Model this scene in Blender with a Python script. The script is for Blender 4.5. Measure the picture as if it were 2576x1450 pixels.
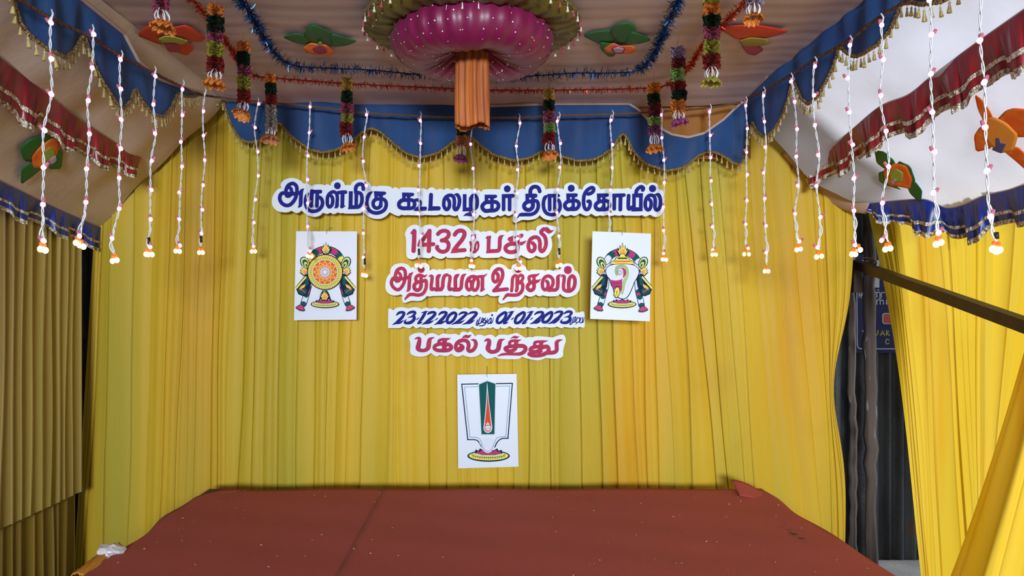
import bpy, math, random
import numpy as np
from mathutils import Vector

random.seed(7); rng = np.random.default_rng(7)
SC = bpy.context.scene
COL = SC.collection
for o in list(bpy.data.objects): bpy.data.objects.remove(o)

# ------------------------------------------------------------------ camera
F = 1850.0            # focal length in pixels of the 2576 x 1450 frame
CX, CY = 1225.0, 760.0
H = 1.55              # eye height
cam = bpy.data.cameras.new('camera'); camo = bpy.data.objects.new('camera', cam)
COL.objects.link(camo); SC.camera = camo
camo.location = (0, 0, H); camo.rotation_euler = (math.pi/2, 0, 0)
cam.sensor_width = 36.0; cam.lens = F*36.0/2576.0
cam.shift_x = (1288-CX)/2576.0; cam.shift_y = (CY-725)/2576.0
cam.clip_start = .05; cam.clip_end = 200

# ------------------------------------------------------------------ light
w = bpy.data.worlds.new('sky'); SC.world = w; w.use_nodes = True
bg = w.node_tree.nodes['Background']; bg.inputs[0].default_value = (.78, .88, 1.0, 1); bg.inputs[1].default_value = .42
sun = bpy.data.lights.new('sun', 'SUN'); sun.energy = 5.2; sun.angle = math.radians(8); sun.color = (.94, .97, 1.0)
suno = bpy.data.objects.new('sun', sun); COL.objects.link(suno)
suno.rotation_euler = Vector((-.75, .03, -.66)).to_track_quat('-Z', 'Y').to_euler()
# the hall floodlight behind the photographer
fl = bpy.data.lights.new('floodlight', 'AREA'); fl.shape = 'RECTANGLE'; fl.size = 1.3; fl.size_y = .8
fl.energy = 146; fl.spread = math.radians(84); fl.color = (.84, .93, 1.0)
flo = bpy.data.objects.new('floodlight', fl); COL.objects.link(flo); flo.location = (.1, -5.0, H+.45)
flo.rotation_euler = Vector((.045, 1, -.055)).to_track_quat('-Z', 'Y').to_euler()
SC.view_settings.view_transform = 'Standard'; SC.view_settings.look = 'None'
SC.view_settings.gamma = 1; SC.view_settings.use_curve_mapping = False
SC.view_settings.exposure = 0.0

# ------------------------------------------------------------------ helpers
def at(px, py, D):                     # a point of the place D metres in front of the eye
    return np.array([(px-CX)/F*D, D, H+(CY-py)/F*D])
def onX(px, py, X):                    # ... on the upright plane x = X
    return at(px, py, X*F/(px-CX))
SL = .877; CE = 1.02                   # canopies: z = CE - SL*(|x|-1.3)
def onC(px, py, lift=0.0):             # ... on the sloping side canopy
    dx = abs(px-CX)/F; dz = (CY-py)/F
    t = (CE-lift+1.3*SL)/(dz+SL*dx)
    return at(px, py, t)
def onZ(px, py, z):                    # ... on the level plane z = eye + z
    return at(px, py, z*F/(CY-py))
def lin(c):
    def f(v):
        v /= 255.0
        return v/12.92 if v <= .04045 else ((v+.055)/1.055)**2.4
    return tuple(f(v) for v in c)
def crs(P, n=8, closed=False):         # Catmull-Rom through points of any width
    P = np.asarray(P, float); N = len(P)
    if N < 3 and not closed:
        return np.array([P[0]+(P[-1]-P[0])*t for t in np.linspace(0, 1, n+1)])
    out = []
    rngN = range(N) if closed else range(N-1)
    for i in rngN:
        if closed: a, b, c, d = P[i-1], P[i], P[(i+1) % N], P[(i+2) % N]
        else: a, b, c, d = P[max(i-1, 0)], P[i], P[i+1], P[min(i+2, N-1)]
        for k in range(n):
            t = k/n
            out.append(.5*((2*b)+(c-a)*t+(2*a-5*b+4*c-d)*t*t+(3*b-a-3*c+d)*t**3))
    if not closed: out.append(P[-1])
    return np.array(out)
def resample(P, n):
    P = np.asarray(P, float); d = np.r_[0, np.cumsum(np.linalg.norm(np.diff(P, axis=0), axis=1))]
    s = np.linspace(0, d[-1], n)
    return np.stack([np.interp(s, d, P[:, k]) for k in range(P.shape[1])], 1)

class MB:
    def __init__(s): s.v = []; s.f = []; s.m = []; s.mi = 0
    def add(s, vs, fs):
        b = len(s.v); s.v.extend([tuple(map(float, p)) for p in vs])
        s.f.extend([tuple(i+b for i in f) for f in fs]); s.m.extend([s.mi]*len(fs))
        return s
    def grid(s, G, closeu=False):
        G = np.asarray(G, float); nu, nv = G.shape[:2]
        fs = []
        for i in range(nu if closeu else nu-1):
            a = i*nv; b = ((i+1) % nu)*nv
            for j in range(nv-1): fs.append((a+j, b+j, b+j+1, a+j+1))
        return s.add(G.reshape(-1, 3), fs)
    def box(s, a, b):
        (x0, y0, z0), (x1, y1, z1) = a, b
        vs = [(x, y, z) for x in (x0, x1) for y in (y0, y1) for z in (z0, z1)]
        return s.add(vs, [(0, 1, 3, 2), (4, 6, 7, 5), (0, 4, 5, 1), (2, 3, 7, 6), (0, 2, 6, 4), (1, 5, 7, 3)])
    def tube(s, P, r, seg=6, cap=True):
        P = np.asarray(P, float); n = len(P); r = np.broadcast_to(np.asarray(r, float), (n,))
        T = np.gradient(P, axis=0); T /= np.linalg.norm(T, axis=1)[:, None]+1e-12
        up = np.array([0, 0, 1.]) if abs(T[0][2]) < .9 else np.array([1., 0, 0])
        vs = []
        for i in range(n):
            u = np.cross(T[i], up); u /= np.linalg.norm(u)+1e-12; v = np.cross(u, T[i]); up = v if np.linalg.norm(v) > .5 else up
            for k in range(seg):
                a = 2*math.pi*k/seg; vs.append(P[i]+r[i]*(math.cos(a)*u+math.sin(a)*v))
        fs = [(i*seg+k, i*seg+(k+1) % seg, (i+1)*seg+(k+1) % seg, (i+1)*seg+k) for i in range(n-1) for k in range(seg)]
        if cap: fs += [tuple(range(seg))[::-1], tuple(range((n-1)*seg, n*seg))]
        return s.add(vs, fs)
    def lathe(s, prof, c=(0, 0, 0), seg=12, axis=None):
        vs = []; n = len(prof)
        for k in range(seg):
            a = 2*math.pi*k/seg
            for r, z in prof: vs.append((c[0]+r*math.cos(a), c[1]+r*math.sin(a), c[2]+z))
        return s.add(vs, [(k*n+j, ((k+1) % seg)*n+j, ((k+1) % seg)*n+j+1, k*n+j+1) for k in range(seg) for j in range(n-1)])
    def sphere(s, c, r, seg=8, rings=6, sz=1.0):
        prof = [(r*math.sin(math.pi*i/rings)+1e-5, -r*sz*math.cos(math.pi*i/rings)) for i in range(rings+1)]
        return s.lathe(prof, c, seg)
    def build(s, name, mat, parent=None, smooth=False, origin=None, thick=0):
        V = np.array(s.v)
        if origin is None:
            if parent is not None: origin = np.array(parent['_o'])
            else: origin = np.array([(V[:, 0].min()+V[:, 0].max())/2, (V[:, 1].min()+V[:, 1].max())/2, V[:, 2].min()])
        origin = np.array(origin, float)
        me = bpy.data.meshes.new(name); me.from_pydata((V-origin).tolist(), [], s.f)
        mats = mat if isinstance(mat, (list, tuple)) else [mat]
        for m in mats: me.materials.append(M[m] if isinstance(m, str) else m)
        if len(mats) > 1: me.polygons.foreach_set('material_index', s.m)
        if smooth: me.polygons.foreach_set('use_smooth', [True]*len(me.polygons))
        me.update()
        return link(name, me, parent, origin, thick)
def link(name, me, parent, loc, thick=0):
    o = bpy.data.objects.new(name, me); COL.objects.link(o)
    o['_o'] = [float(q) for q in loc]
    if parent is not None:
        o.parent = parent; o.location = tuple(np.array(loc)-np.array(parent['_o']))
    else: o.location = tuple(loc)
    if thick:
        md = o.modifiers.new('thickness', 'SOLIDIFY'); md.thickness = thick; md.offset = 0
    return o
def thing(name, label, cat, loc, group=None):
    o = bpy.data.objects.new(name, None); COL.objects.link(o); o.location = tuple(map(float, loc)); o.empty_display_size = .05
    o['_o'] = [float(q) for q in loc]
    return tag(o, label, cat, group)
def tag(o, label, cat, group=None):
    o['label'] = label; o['category'] = cat
    if group: o['group'] = group
    return o
def struct(o): o['kind'] = 'structure'; return o
def stuff(o): o['kind'] = 'stuff'; return o

# ------------------------------------------------------------------ materials
M = {}
def mat(name, col, rough=.6, metal=0.0, var=None, bump=None, trans=0.0, tcol=None, sheen=0.0, spec=.5, emit=None, weave=None, coat=0, aniso=0):
    m = bpy.data.materials.new(name); m.use_nodes = True; nt = m.node_tree; N = nt.nodes; L = nt.links
    b = N['Principled BSDF']; b.inputs['Roughness'].default_value = rough; b.inputs['Metallic'].default_value = metal
    b.inputs['Specular IOR Level'].default_value = spec
    b.inputs['Sheen Weight'].default_value = sheen
    if coat: b.inputs['Coat Weight'].default_value = coat; b.inputs['Coat Roughness'].default_value = .08
    c = lin(col); b.inputs['Base Color'].default_value = (*c, 1)
    tc = N.new('ShaderNodeTexCoord')
    csock = None
    if var:                            # var = [(colour, (sx,sy,sz), lo, hi, detail), ...]
        for vc, sc, lo, hi, det in var:
            mp = N.new('ShaderNodeMapping'); mp.inputs['Scale'].default_value = sc; L.new(tc.outputs['Object'], mp.inputs[0])
            nz = N.new('ShaderNodeTexNoise'); nz.inputs['Scale'].default_value = 1; nz.inputs['Detail'].default_value = det; L.new(mp.outputs[0], nz.inputs['Vector'])
            rp = N.new('ShaderNodeMapRange'); rp.inputs[1].default_value = lo; rp.inputs[2].default_value = hi; L.new(nz.outputs[0], rp.inputs[0])
            mx = N.new('ShaderNodeMix'); mx.data_type = 'RGBA'; L.new(rp.outputs[0], mx.inputs[0])
            if csock is None: mx.inputs[6].default_value = (*c, 1)
            else: L.new(csock, mx.inputs[6])
            mx.inputs[7].default_value = (*lin(vc), 1); csock = mx.outputs[2]
        L.new(csock, b.inputs['Base Color'])
    hs = None
    if bump:
        sc, st, det = bump
        mp = N.new('ShaderNodeMapping'); mp.inputs['Scale'].default_value = sc if isinstance(sc, tuple) else (sc,)*3; L.new(tc.outputs['Object'], mp.inputs[0])
        nz = N.new('ShaderNodeTexNoise'); nz.inputs['Scale'].default_value = 1; nz.inputs['Detail'].default_value = det; L.new(mp.outputs[0], nz.inputs['Vector'])
        bp = N.new('ShaderNodeBump'); bp.inputs['Strength'].default_value = st; bp.inputs['Distance'].default_value = .01
        L.new(nz.outputs[0], bp.inputs['Height']); L.new(bp.outputs[0], b.inputs['Normal']); hs = bp
    if weave:
        ax, sc, st = weave
        wv = N.new('ShaderNodeTexWave'); wv.wave_type = 'BANDS'; wv.bands_direction = ax; wv.inputs['Scale'].default_value = sc; L.new(tc.outputs['Object'], wv.inputs[0])
        bp = N.new('ShaderNodeBump'); bp.inputs['Strength'].default_value = st; bp.inputs['Distance'].default_value = .004
        L.new(wv.outputs[0], bp.inputs['Height'])
        if hs: L.new(hs.outputs[0], bp.inputs['Normal'])
        L.new(bp.outputs[0], b.inputs['Normal'])
    if emit:
        b.inputs['Emission Color'].default_value = (*lin(emit[0]), 1); b.inputs['Emission Strength'].default_value = emit[1]
    if trans:
        tr = N.new('ShaderNodeBsdfTranslucent'); ms = N.new('ShaderNodeMixShader'); ms.inputs[0].default_value = trans
        if tcol: tr.inputs[0].default_value = (*lin(tcol), 1)
        elif csock: L.new(csock, tr.inputs[0])
        else: tr.inputs[0].default_value = (*c, 1)
        L.new(b.outputs[0], ms.inputs[1]); L.new(tr.outputs[0], ms.inputs[2]); L.new(ms.outputs[0], N['Material Output'].inputs[0])
    M[name] = m
    return m
YEL = [((176, 158, 48), (2.6, 2.6, .18), .42, .62, 1), ((198, 150, 36), (1.9, 1.9, .4), .52, .78, 2), ((166, 138, 42), (2.5, 2.5, 1.6), .58, .85, 3)]
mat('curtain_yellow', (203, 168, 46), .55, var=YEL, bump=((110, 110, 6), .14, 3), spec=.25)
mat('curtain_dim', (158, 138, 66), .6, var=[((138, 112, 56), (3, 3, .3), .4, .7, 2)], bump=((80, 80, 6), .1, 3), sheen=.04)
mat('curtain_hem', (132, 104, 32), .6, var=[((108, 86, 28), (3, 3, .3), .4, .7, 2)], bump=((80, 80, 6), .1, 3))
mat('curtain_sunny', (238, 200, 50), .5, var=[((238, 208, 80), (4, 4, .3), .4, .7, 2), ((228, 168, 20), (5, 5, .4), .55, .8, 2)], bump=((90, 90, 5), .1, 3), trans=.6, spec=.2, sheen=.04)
mat('ceiling_cloth', (192, 172, 172), .7, var=[((170, 152, 152), (1.5, 3, 1), .4, .7, 3)], bump=((5, 40, 5), .05, 4), sheen=.04)
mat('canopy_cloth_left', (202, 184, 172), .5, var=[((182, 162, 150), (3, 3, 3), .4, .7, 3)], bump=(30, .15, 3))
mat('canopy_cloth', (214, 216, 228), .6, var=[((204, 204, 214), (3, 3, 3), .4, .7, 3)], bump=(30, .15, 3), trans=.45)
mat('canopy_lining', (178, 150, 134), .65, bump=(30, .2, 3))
mat('valance_blue', (27, 70, 124), .6, var=[((22, 56, 106), (4, 4, 4), .4, .7, 2)], weave=('X', 90, .5), sheen=.04)
mat('valance_blue_y', (38, 86, 146), .5, var=[((30, 74, 136), (4, 4, 4), .4, .7, 2)], weave=('Y', 90, .5), sheen=.04, trans=.1)
mat('edge_cord', (176, 150, 140), .7)
mat('gold_braid', (176, 152, 98), .45, .35, bump=(260, .8, 2), var=[((100, 78, 40), (220, 220, 220), .4, .6, 1)])
mat('gold_tassel', (194, 178, 116), .45, .2, bump=((400, 400, 40), .6, 1))
mat('satin_red', (150, 34, 42), .32, var=[((120, 22, 32), (9, 9, 9), .4, .7, 2)], bump=((60, 60, 5), .15, 2), sheen=.04)
mat('satin_blue', (16, 50, 150), .35, var=[((10, 34, 112), (9, 9, 9), .4, .7, 2)], bump=((60, 60, 5), .15, 2), sheen=.04)
mat('sequin_ribbon', (226, 220, 204), .28, .6, bump=(160, .9, 1), var=[((150, 126, 84), (70, 70, 70), .5, .6, 1)])
mat('leaf_green', (16, 100, 44), .6, bump=(60, .15, 2)); mat('petal_orange', (226, 92, 30), .6, var=[((240, 140, 50), (20, 20, 20), .4, .7, 2)])
mat('petal_red', (196, 52, 24), .6); mat('petal_amber', (230, 150, 60), .6); mat('petal_lime', (150, 170, 70), .6)
mat('petal_magenta', (150, 40, 80), .6); mat('petal_blue', (60, 70, 150), .5); mat('petal_lilac', (180, 160, 200), .6); mat('petal_olive', (140, 130, 50), .6)
mat('velvet_olive', (92, 82, 16), .5, bump=((20, 20, 20), .2, 3), sheen=.04)
mat('velvet_magenta', (112, 14, 62), .42, bump=((25, 25, 10), .2, 3), sheen=.04)
mat('velvet_orange', (172, 92, 26), .6, var=[((146, 70, 18), (30, 30, 4), .4, .7, 2)], bump=((120, 120, 8), .3, 2), sheen=.04)
mat('sequin', (255, 248, 244), .3)
mat('bead_white', (214, 206, 196), .35); mat('bead_pink', (170, 60, 90), .5)
mat('tinsel_blue', (22, 74, 140), .22, .9); mat('tinsel_red', (190, 60, 36), .22, .9)
mat('rope_brown', (92, 62, 44), .8, bump=((150, 150, 150), .6, 2)); mat('thread', (120, 96, 70), .8)
mat('wire_white', (214, 218, 226), .45); mat('tape_black', (20, 20, 22), .5); mat('socket_pink', (200, 120, 140), .4, trans=.3); mat('socket_orange', (214, 110, 60), .4, trans=.3)
mat('bulb_pink', (255, 235, 250), .3, emit=((255, 146, 232), 3.0)); mat('bulb_warm', (255, 245, 220), .3, emit=((255, 200, 90), 24.0))
mat('foam_white', (210, 220, 232), .55, bump=((40, 40, 40), .05, 2)); mat('foam_edge', (206, 196, 190), .7)
mat('paint_blue', (28, 32, 128), .7, spec=.15, var=[((24, 28, 108), (30, 30, 30), .45, .7, 3)]); mat('paint_red', (164, 46, 86), .7, spec=.15, var=[((172, 58, 80), (20, 20, 20), .45, .7, 3)])
mat('poster_board', (210, 219, 236), .4, spec=.3)
mat('carpet_red', (150, 62, 52), .9, bump=((500, 500, 500), .35, 2), sheen=.04)
mat('plywood', (120, 88, 60), .8, bump=((4, 60, 4), .2, 3)); mat('block_dark', (48, 50, 58), .7)
mat('concrete', (112, 112, 112), .9, var=[((84, 84, 86), (3, 3, 3), .4, .7, 5)], bump=(40, .3, 4))
mat('tin_dark', (86, 92, 98), .6, .35, var=[((42, 40, 40), (5, 5, 1.3), .38, .62, 5), ((112, 84, 66), (8, 8, 4), .6, .75, 5)], bump=(60, .3, 4))
mat('plaster_left', (84, 74, 62), .9, bump=(20, .2, 3))
mat('timber_grey', (98, 84, 76), .85, var=[((56, 46, 42), (14, 14, 1.2), .4, .65, 4), ((150, 146, 142), (30, 30, 6), .66, .72, 2)], bump=((60, 60, 4), .6, 3))
mat('iron_brown', (62, 42, 34), .55, .3, var=[((42, 30, 28), (10, 10, 10), .4, .7, 4)])
mat('sign_navy', (36, 40, 104), .4); mat('sign_white', (226, 230, 240), .4); mat('sign_lime', (196, 206, 60), .4); mat('sign_coral', (206, 96, 84), .4)
mat('plastic_white', (232, 234, 244), .4, trans=.2); mat('cloth_orange', (196, 130, 40), .7); mat('crumb', (190, 160, 130), .8)
mat('curtain_shade_brown', (150, 92, 22), .7, bump=((40, 40, 6), .15, 3))  # curtain yellow darkened to brown, ceiling shade put into the colour
mat('unseen_roof_tin', (120, 124, 128), .6, .3)
for nm, c in dict(navy=(16, 28, 56), teal=(6, 84, 86), tealD=(16, 76, 84), mag=(176, 56, 112), yel=(226, 216, 96), gold=(222, 190, 90), sal=(226, 138, 96), wht=(210, 219, 236), grn=(60, 130, 70), lgr=(200, 216, 140), red=(206, 84, 76), org=(214, 120, 60), blu=(30, 120, 170), lbl=(150, 180, 230), drop=(206, 74, 52), rose=(186, 70, 110)).items():
    mat('ink_'+nm, c, .7, spec=.15)
# ================================================================== the setting
b = MB(); b.box((-4.2, -4, -.1), (4.6, 5.2, 0)); struct(b.build('floor', 'concrete'))
# corrugated tin sheets behind the stage, each its own sheet
for i in range(8):
    x0 = -3.6+i*.92; xs = np.linspace(x0, x0+.95, 78)
    G = np.array([[[x, 4.42+.011*math.sin(x*2*math.pi/.076)-(.006 if i % 2 else 0), z] for z in (0.0, .8, 1.6, 2.5)] for x in xs])
    if i == 0:
        wb = MB().grid(G).build('wall_back', 'tin_dark', smooth=True); struct(wb); wb['label'] = 'dark weathered corrugated tin wall behind the curtain'
    else: MB().grid(G).build('tin_sheet', 'tin_dark', wb, smooth=True)
b = MB(); b.box((-2.75, -1.2, 0), (-2.65, 4.45, 2.9)); struct(b.build('wall_left', 'plaster_left'))
b = MB(); b.box((-2.75, -1.2, 2.9), (1.5, 4.45, 2.93)); b.box((1.5, 3.3, 2.9), (2.9, 4.45, 2.93)); struct(b.build('sun_block_roof', 'unseen_roof_tin'))['label'] = 'unseen tin roof added above the cloth ceiling to block the sun'  # unseen slab keeping sun off the cloth; rear right part added against sun leaks


b = MB(); b.box((2.75, 3.6, 0), (2.8, 3.98, 2.9)); struct(b.build('sun_block_right', 'tin_dark'))  # unseen panel added to stop sun leaking past the side curtain

# ---- flat cloth ceiling
xs = np.linspace(-1.3, 1.3, 120); ys = np.r_[np.linspace(-1.1, 2.2, 12), np.linspace(2.25, 3.7, 90)]
G = np.zeros((len(xs), len(ys), 3))
for i, x in enumerate(xs):
    for j, y in enumerate(ys):
        z = H+CE+.0006*math.sin(y*31+1.5*math.sin(x*2.3)+x*1.4)+.0005*math.sin(y*71+x*3+2*math.sin(3*x))-.012*math.sin(math.pi*(x+1.3)/2.6)
        z += .01*max(0, math.sin(x*6.1+.4))**6-(.03*((y-3.4)/.3) if y > 3.4 else 0)
        G[i, j] = (x, y, z)
ceil = MB().grid(G).build('ceiling', 'ceiling_cloth', smooth=True); struct(ceil); ceil['label'] = 'off-white gathered cloth ceiling over the stage'

# ---- pleated curtain on a set of fold lines
def pleated(lines, y0, y1, zt, zb, place, rows=46, amp=.19, amax=.023, cols=13, ripple=.0014, seed=1, rowz=None):
    """lines: (px at row y0, px at row y1); place(px, z_rel, off) -> point; z_rel relative to the eye"""
    r = np.random.default_rng(seed)
    tt = np.r_[0, .012, .03, .06, .11, np.linspace(.2, .8, cols-4), .89, .94, .97, .988]
    zs = np.linspace(zt, zb, rows)
    cols_ = []
    L = lines; n = len(L)
    par = [(r.choice((-1, 1)), r.integers(1, 3), r.uniform(0, 6.28), r.uniform(.25, 1.1)) for _ in range(n)]
    wob = r.uniform(0, 6.28, n+1)
    W_ = lambda i_, z_: (3.2*math.sin(z_*2.3+wob[i_])+1.5*math.sin(z_*5.1+2*wob[i_])) if 0 < i_ < n-1 else 0
    crev = r.choice((0, .004, .010, .018), n+1, p=(.25, .25, .3, .2))
    for i in range(n-1):
        sk, k, ph, am = par[i]
        for t in tt:
            col = []
            for z in zs:
                yp = CY-z*F/PD
                a = L[i][0]+(L[i][1]-L[i][0])*(yp-y0)/(y1-y0); c = L[i+1][0]+(L[i+1][1]-L[i+1][0])*(yp-y0)/(y1-y0)
                a += W_(i, z); c += W_(i+1, z); wd = max(c-a, 3)
                wm = wd/F*PD
                A = min(amp*wm, amax)*am
                u = abs(2*t-1); s_ = t if sk > 0 else 1-t
                cv = crev[i]*max(0, 1-t/.035)+crev[i+1]*max(0, 1-(1-t)/.035)
                off = .02+A*(s_**.8)*1.3+.3*A*(1-u*u)+ripple*math.sin(k*math.pi*2*t+ph+z*1.1)-cv
                col.append(place(a+wd*t, z, off))
            cols_.append(col)
    cols_.append([place(L[-1][0]+(L[-1][1]-L[-1][0])*((CY-z*F/PD)-y0)/(y1-y0), z, 0) for z in zs])
    return np.array(cols_)

PD = 3.85
bl = [(247, 203), (256, 212), (268, 228), (291, 270), (348, 330), (398, 372), (440, 409), (470, 448), (482, 463), (514, 492), (548, 529), (561, 551), (590, 572), (628, 602), (657, 636), (684, 664), (715, 696), (762, 745), (807, 793), (838, 818), (868, 838), (900, 866), (930, 905), (978, 968), (1002, 997), (1040, 1036), (1078, 1081), (1120, 1121), (1154, 1157), (1180, 1172), (1207, 1206), (1252, 1249), (1288, 1289), (1323, 1329), (1348, 1358), (1380, 1384), (1412, 1407), (1455, 1462), (1496, 1515), (1532, 1552), (1562, 1608), (1606, 1630), (1642, 1656), (1652, 1693), (1700, 1740), (1727, 1800), (1768, 1826), (1784, 1848), (1812, 1866), (1852, 1890), (1890, 1945), (1934, 2007), (1985, 2050), (2040, 2082), (2066, 2100), (2096, 2112), (2122, 2121), (2148, 2126)]
def bplace(px, z, off):
    sq = 1-.06*max(0, .5-abs(z+.3))*(px > 2080)*(px-2080)/70      # the right edge is pulled in at half height
    px2 = px if px < 2080 else 2080+(px-2080)*(1-.75*math.exp(-((z+.45)/.34)**2))
    return ((px2-CX)/F*PD, PD-off, H+z)
G = pleated(bl, 500, 1230, 1.08, -1.50, bplace, rows=60, seed=3)
bc = MB().grid(G).build('backdrop_curtain', 'curtain_yellow', smooth=True)
tag(bc, 'wide pleated mustard yellow backdrop curtain behind the stage', 'curtain')

# left side curtain: a gathered upper drape over a plain lower panel
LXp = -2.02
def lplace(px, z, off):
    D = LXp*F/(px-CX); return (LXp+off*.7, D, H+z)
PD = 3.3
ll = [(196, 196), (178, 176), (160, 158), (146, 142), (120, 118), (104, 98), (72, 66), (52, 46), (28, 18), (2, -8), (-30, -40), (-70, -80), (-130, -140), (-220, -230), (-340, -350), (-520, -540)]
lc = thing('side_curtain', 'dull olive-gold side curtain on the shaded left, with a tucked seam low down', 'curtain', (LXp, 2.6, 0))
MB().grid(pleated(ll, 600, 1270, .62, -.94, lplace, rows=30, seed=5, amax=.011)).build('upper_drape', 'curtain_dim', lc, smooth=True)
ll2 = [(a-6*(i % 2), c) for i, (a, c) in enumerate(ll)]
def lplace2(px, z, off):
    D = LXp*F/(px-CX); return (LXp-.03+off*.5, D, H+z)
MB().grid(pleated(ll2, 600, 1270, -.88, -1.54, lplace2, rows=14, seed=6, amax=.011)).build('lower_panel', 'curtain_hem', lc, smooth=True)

# right side curtains, daylight coming through them
RX = 2.03
def rplace(px, z, off):
    y_ = CY-z*F/3.5; px += 20*math.sin(math.pi*min(1, max(0, (y_-520)/930)))*max(0, 1-(px-2190)/170)
    D = RX*F/(px-CX); return (RX+.035-off*.8, D, H+z)
PD = 3.3
rl = [(2193, 2304), (2205, 2310), (2216, 2314), (2230, 2319), (2246, 2323), (2266, 2330), (2300, 2346), (2330, 2372), (2352, 2418), (2374, 2432), (2396, 2446), (2420, 2450), (2446, 2455), (2474, 2459), (2502, 2463), (2536, 2468), (2590, 2473), (2684, 2480), (2800, 2500)]
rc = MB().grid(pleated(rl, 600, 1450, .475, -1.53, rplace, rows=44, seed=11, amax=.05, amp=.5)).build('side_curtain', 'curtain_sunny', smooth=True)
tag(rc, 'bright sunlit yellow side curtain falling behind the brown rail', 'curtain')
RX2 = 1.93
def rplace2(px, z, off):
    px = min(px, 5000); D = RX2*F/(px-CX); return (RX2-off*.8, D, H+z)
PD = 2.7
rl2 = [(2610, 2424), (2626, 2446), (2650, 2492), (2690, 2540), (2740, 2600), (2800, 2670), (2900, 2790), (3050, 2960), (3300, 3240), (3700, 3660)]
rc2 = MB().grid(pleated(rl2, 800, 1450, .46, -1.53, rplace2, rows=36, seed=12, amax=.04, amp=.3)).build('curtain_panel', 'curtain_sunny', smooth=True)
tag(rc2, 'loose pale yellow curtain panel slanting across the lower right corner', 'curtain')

# ---- stage
ST = H-.911
stg = thing('stage_platform', 'low wooden stage platform under the red carpet', 'platform', (0, 2.4, 0))
MB().box((-1.33, 1.15, ST-.07), (1.33, 3.53, ST-.012)).build('deck', 'plywood', stg)
for sx in (-1.2, 0, 1.2):
    for sy in (1.3, 3.4): MB().box((sx-.04, sy-.04, 0), (sx+.04, sy+.04, ST-.07)).build('leg', 'plywood', stg)
MB().box((-1.36, 3.40, ST-.16), (-1.24, 3.60, ST-.005)).build('corner_block', 'block_dark', stg)

mc = M['carpet_red']; nt = mc.node_tree; N = nt.nodes; L = nt.links; bs = N['Principled BSDF']
geo = N.new('ShaderNodeNewGeometry'); mp = N.new('ShaderNodeMapping'); mp.vector_type = 'POINT'; L.new(geo.outputs['Position'], mp.inputs[0])
mp.inputs['Location'].default_value = (-1.205*22, -2.87*5.2, 0); mp.inputs['Scale'].default_value = (22, 5.2, 0)
ln = N.new('ShaderNodeVectorMath'); ln.operation = 'LENGTH'; L.new(mp.outputs[0], ln.inputs[0])
mr = N.new('ShaderNodeMapRange'); mr.inputs[1].default_value = 1.0; mr.inputs[2].default_value = .3; L.new(ln.outputs['Value'], mr.inputs[0])
nz = N.new('ShaderNodeTexNoise'); nz.inputs['Scale'].default_value = 34; nz.inputs['Detail'].default_value = 4; L.new(geo.outputs['Position'], nz.inputs['Vector'])
mr2 = N.new('ShaderNodeMapRange'); mr2.inputs[1].default_value = .5; mr2.inputs[2].default_value = .62; L.new(nz.outputs[0], mr2.inputs[0])
mu = N.new('ShaderNodeMath'); mu.operation = 'MULTIPLY'; L.new(mr.outputs[0], mu.inputs[0]); L.new(mr2.outputs[0], mu.inputs[1])
nz2 = N.new('ShaderNodeTexNoise'); nz2.inputs['Scale'].default_value = 2.2; nz2.inputs['Detail'].default_value = 4; L.new(geo.outputs['Position'], nz2.inputs['Vector'])
m1 = N.new('ShaderNodeMix'); m1.data_type = 'RGBA'; L.new(nz2.outputs[0], m1.inputs[0]); m1.inputs[6].default_value = (*lin((170, 66, 54)), 1); m1.inputs[7].default_value = (*lin((154, 60, 54)), 1)
m2 = N.new('ShaderNodeMix'); m2.data_type = 'RGBA'; L.new(mu.outputs[0], m2.inputs[0]); L.new(m1.outputs[2], m2.inputs[6]); m2.inputs[7].default_value = (*lin((56, 32, 34)), 1)
L.new(m2.outputs[2], bs.inputs['Base Color'])

def carpet(x0, x1, lift, edge_l, edge_r, label):
    nx, ny = 60, 70
    xs = np.linspace(x0, x1, nx); ys = np.linspace(1.12, 3.55, ny)
    us = ([(x0, -(8-k)*.03) for k in range(8)] if edge_l else [])+[(x, 0) for x in xs]+([(x1, (k+1)*.03) for k in range(8)] if edge_r else [])
    vs = [(y, 0) for y in ys]+[(3.55, (k+1)*.03) for k in range(6)]
    G = np.zeros((len(us), len(vs), 3))
    for i, (x, dl) in enumerate(us):
        for j, (y, db) in enumerate(vs):
            ex = (1 if dl > 0 else -1 if dl < 0 else 0)
            wob = .012*math.sin(y*5.3+ex)+.008*math.sin(y*13.7)
            corner = .10*max(0, (y-3.36)/.19)**2 if (ex < 0 or x < -1.26) and edge_l else 0
            X = x+ex*min(abs(dl), .012)+(wob if ((x == x0 and edge_l) or (x == x1 and edge_r)) else 0)+corner*(1 if x < 0 else 0)
            Y = y+min(db, .012)+.006*math.sin(x*6)
            Z = ST+lift-max(abs(dl), db)+.0025*math.sin(x*9+y*4)+.0018*math.sin(y*17+x*5)
            if abs(dl) > .02: X += .012*math.sin(y*21)*abs(dl)*4
            G[i, j] = (X, Y, Z)
    o = MB().grid(G).build('red_carpet', 'carpet_red', smooth=True, thick=.004)
    return tag(o, label, 'carpet')
carpet(-1.345, -.47, .004, True, False, 'narrow brick-red carpet strip covering the left third of the stage')
carpet(-.50, 1.335, .0062, False, True, 'wide brick-red carpet over the right of the stage, darkly stained near its edge')
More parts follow.
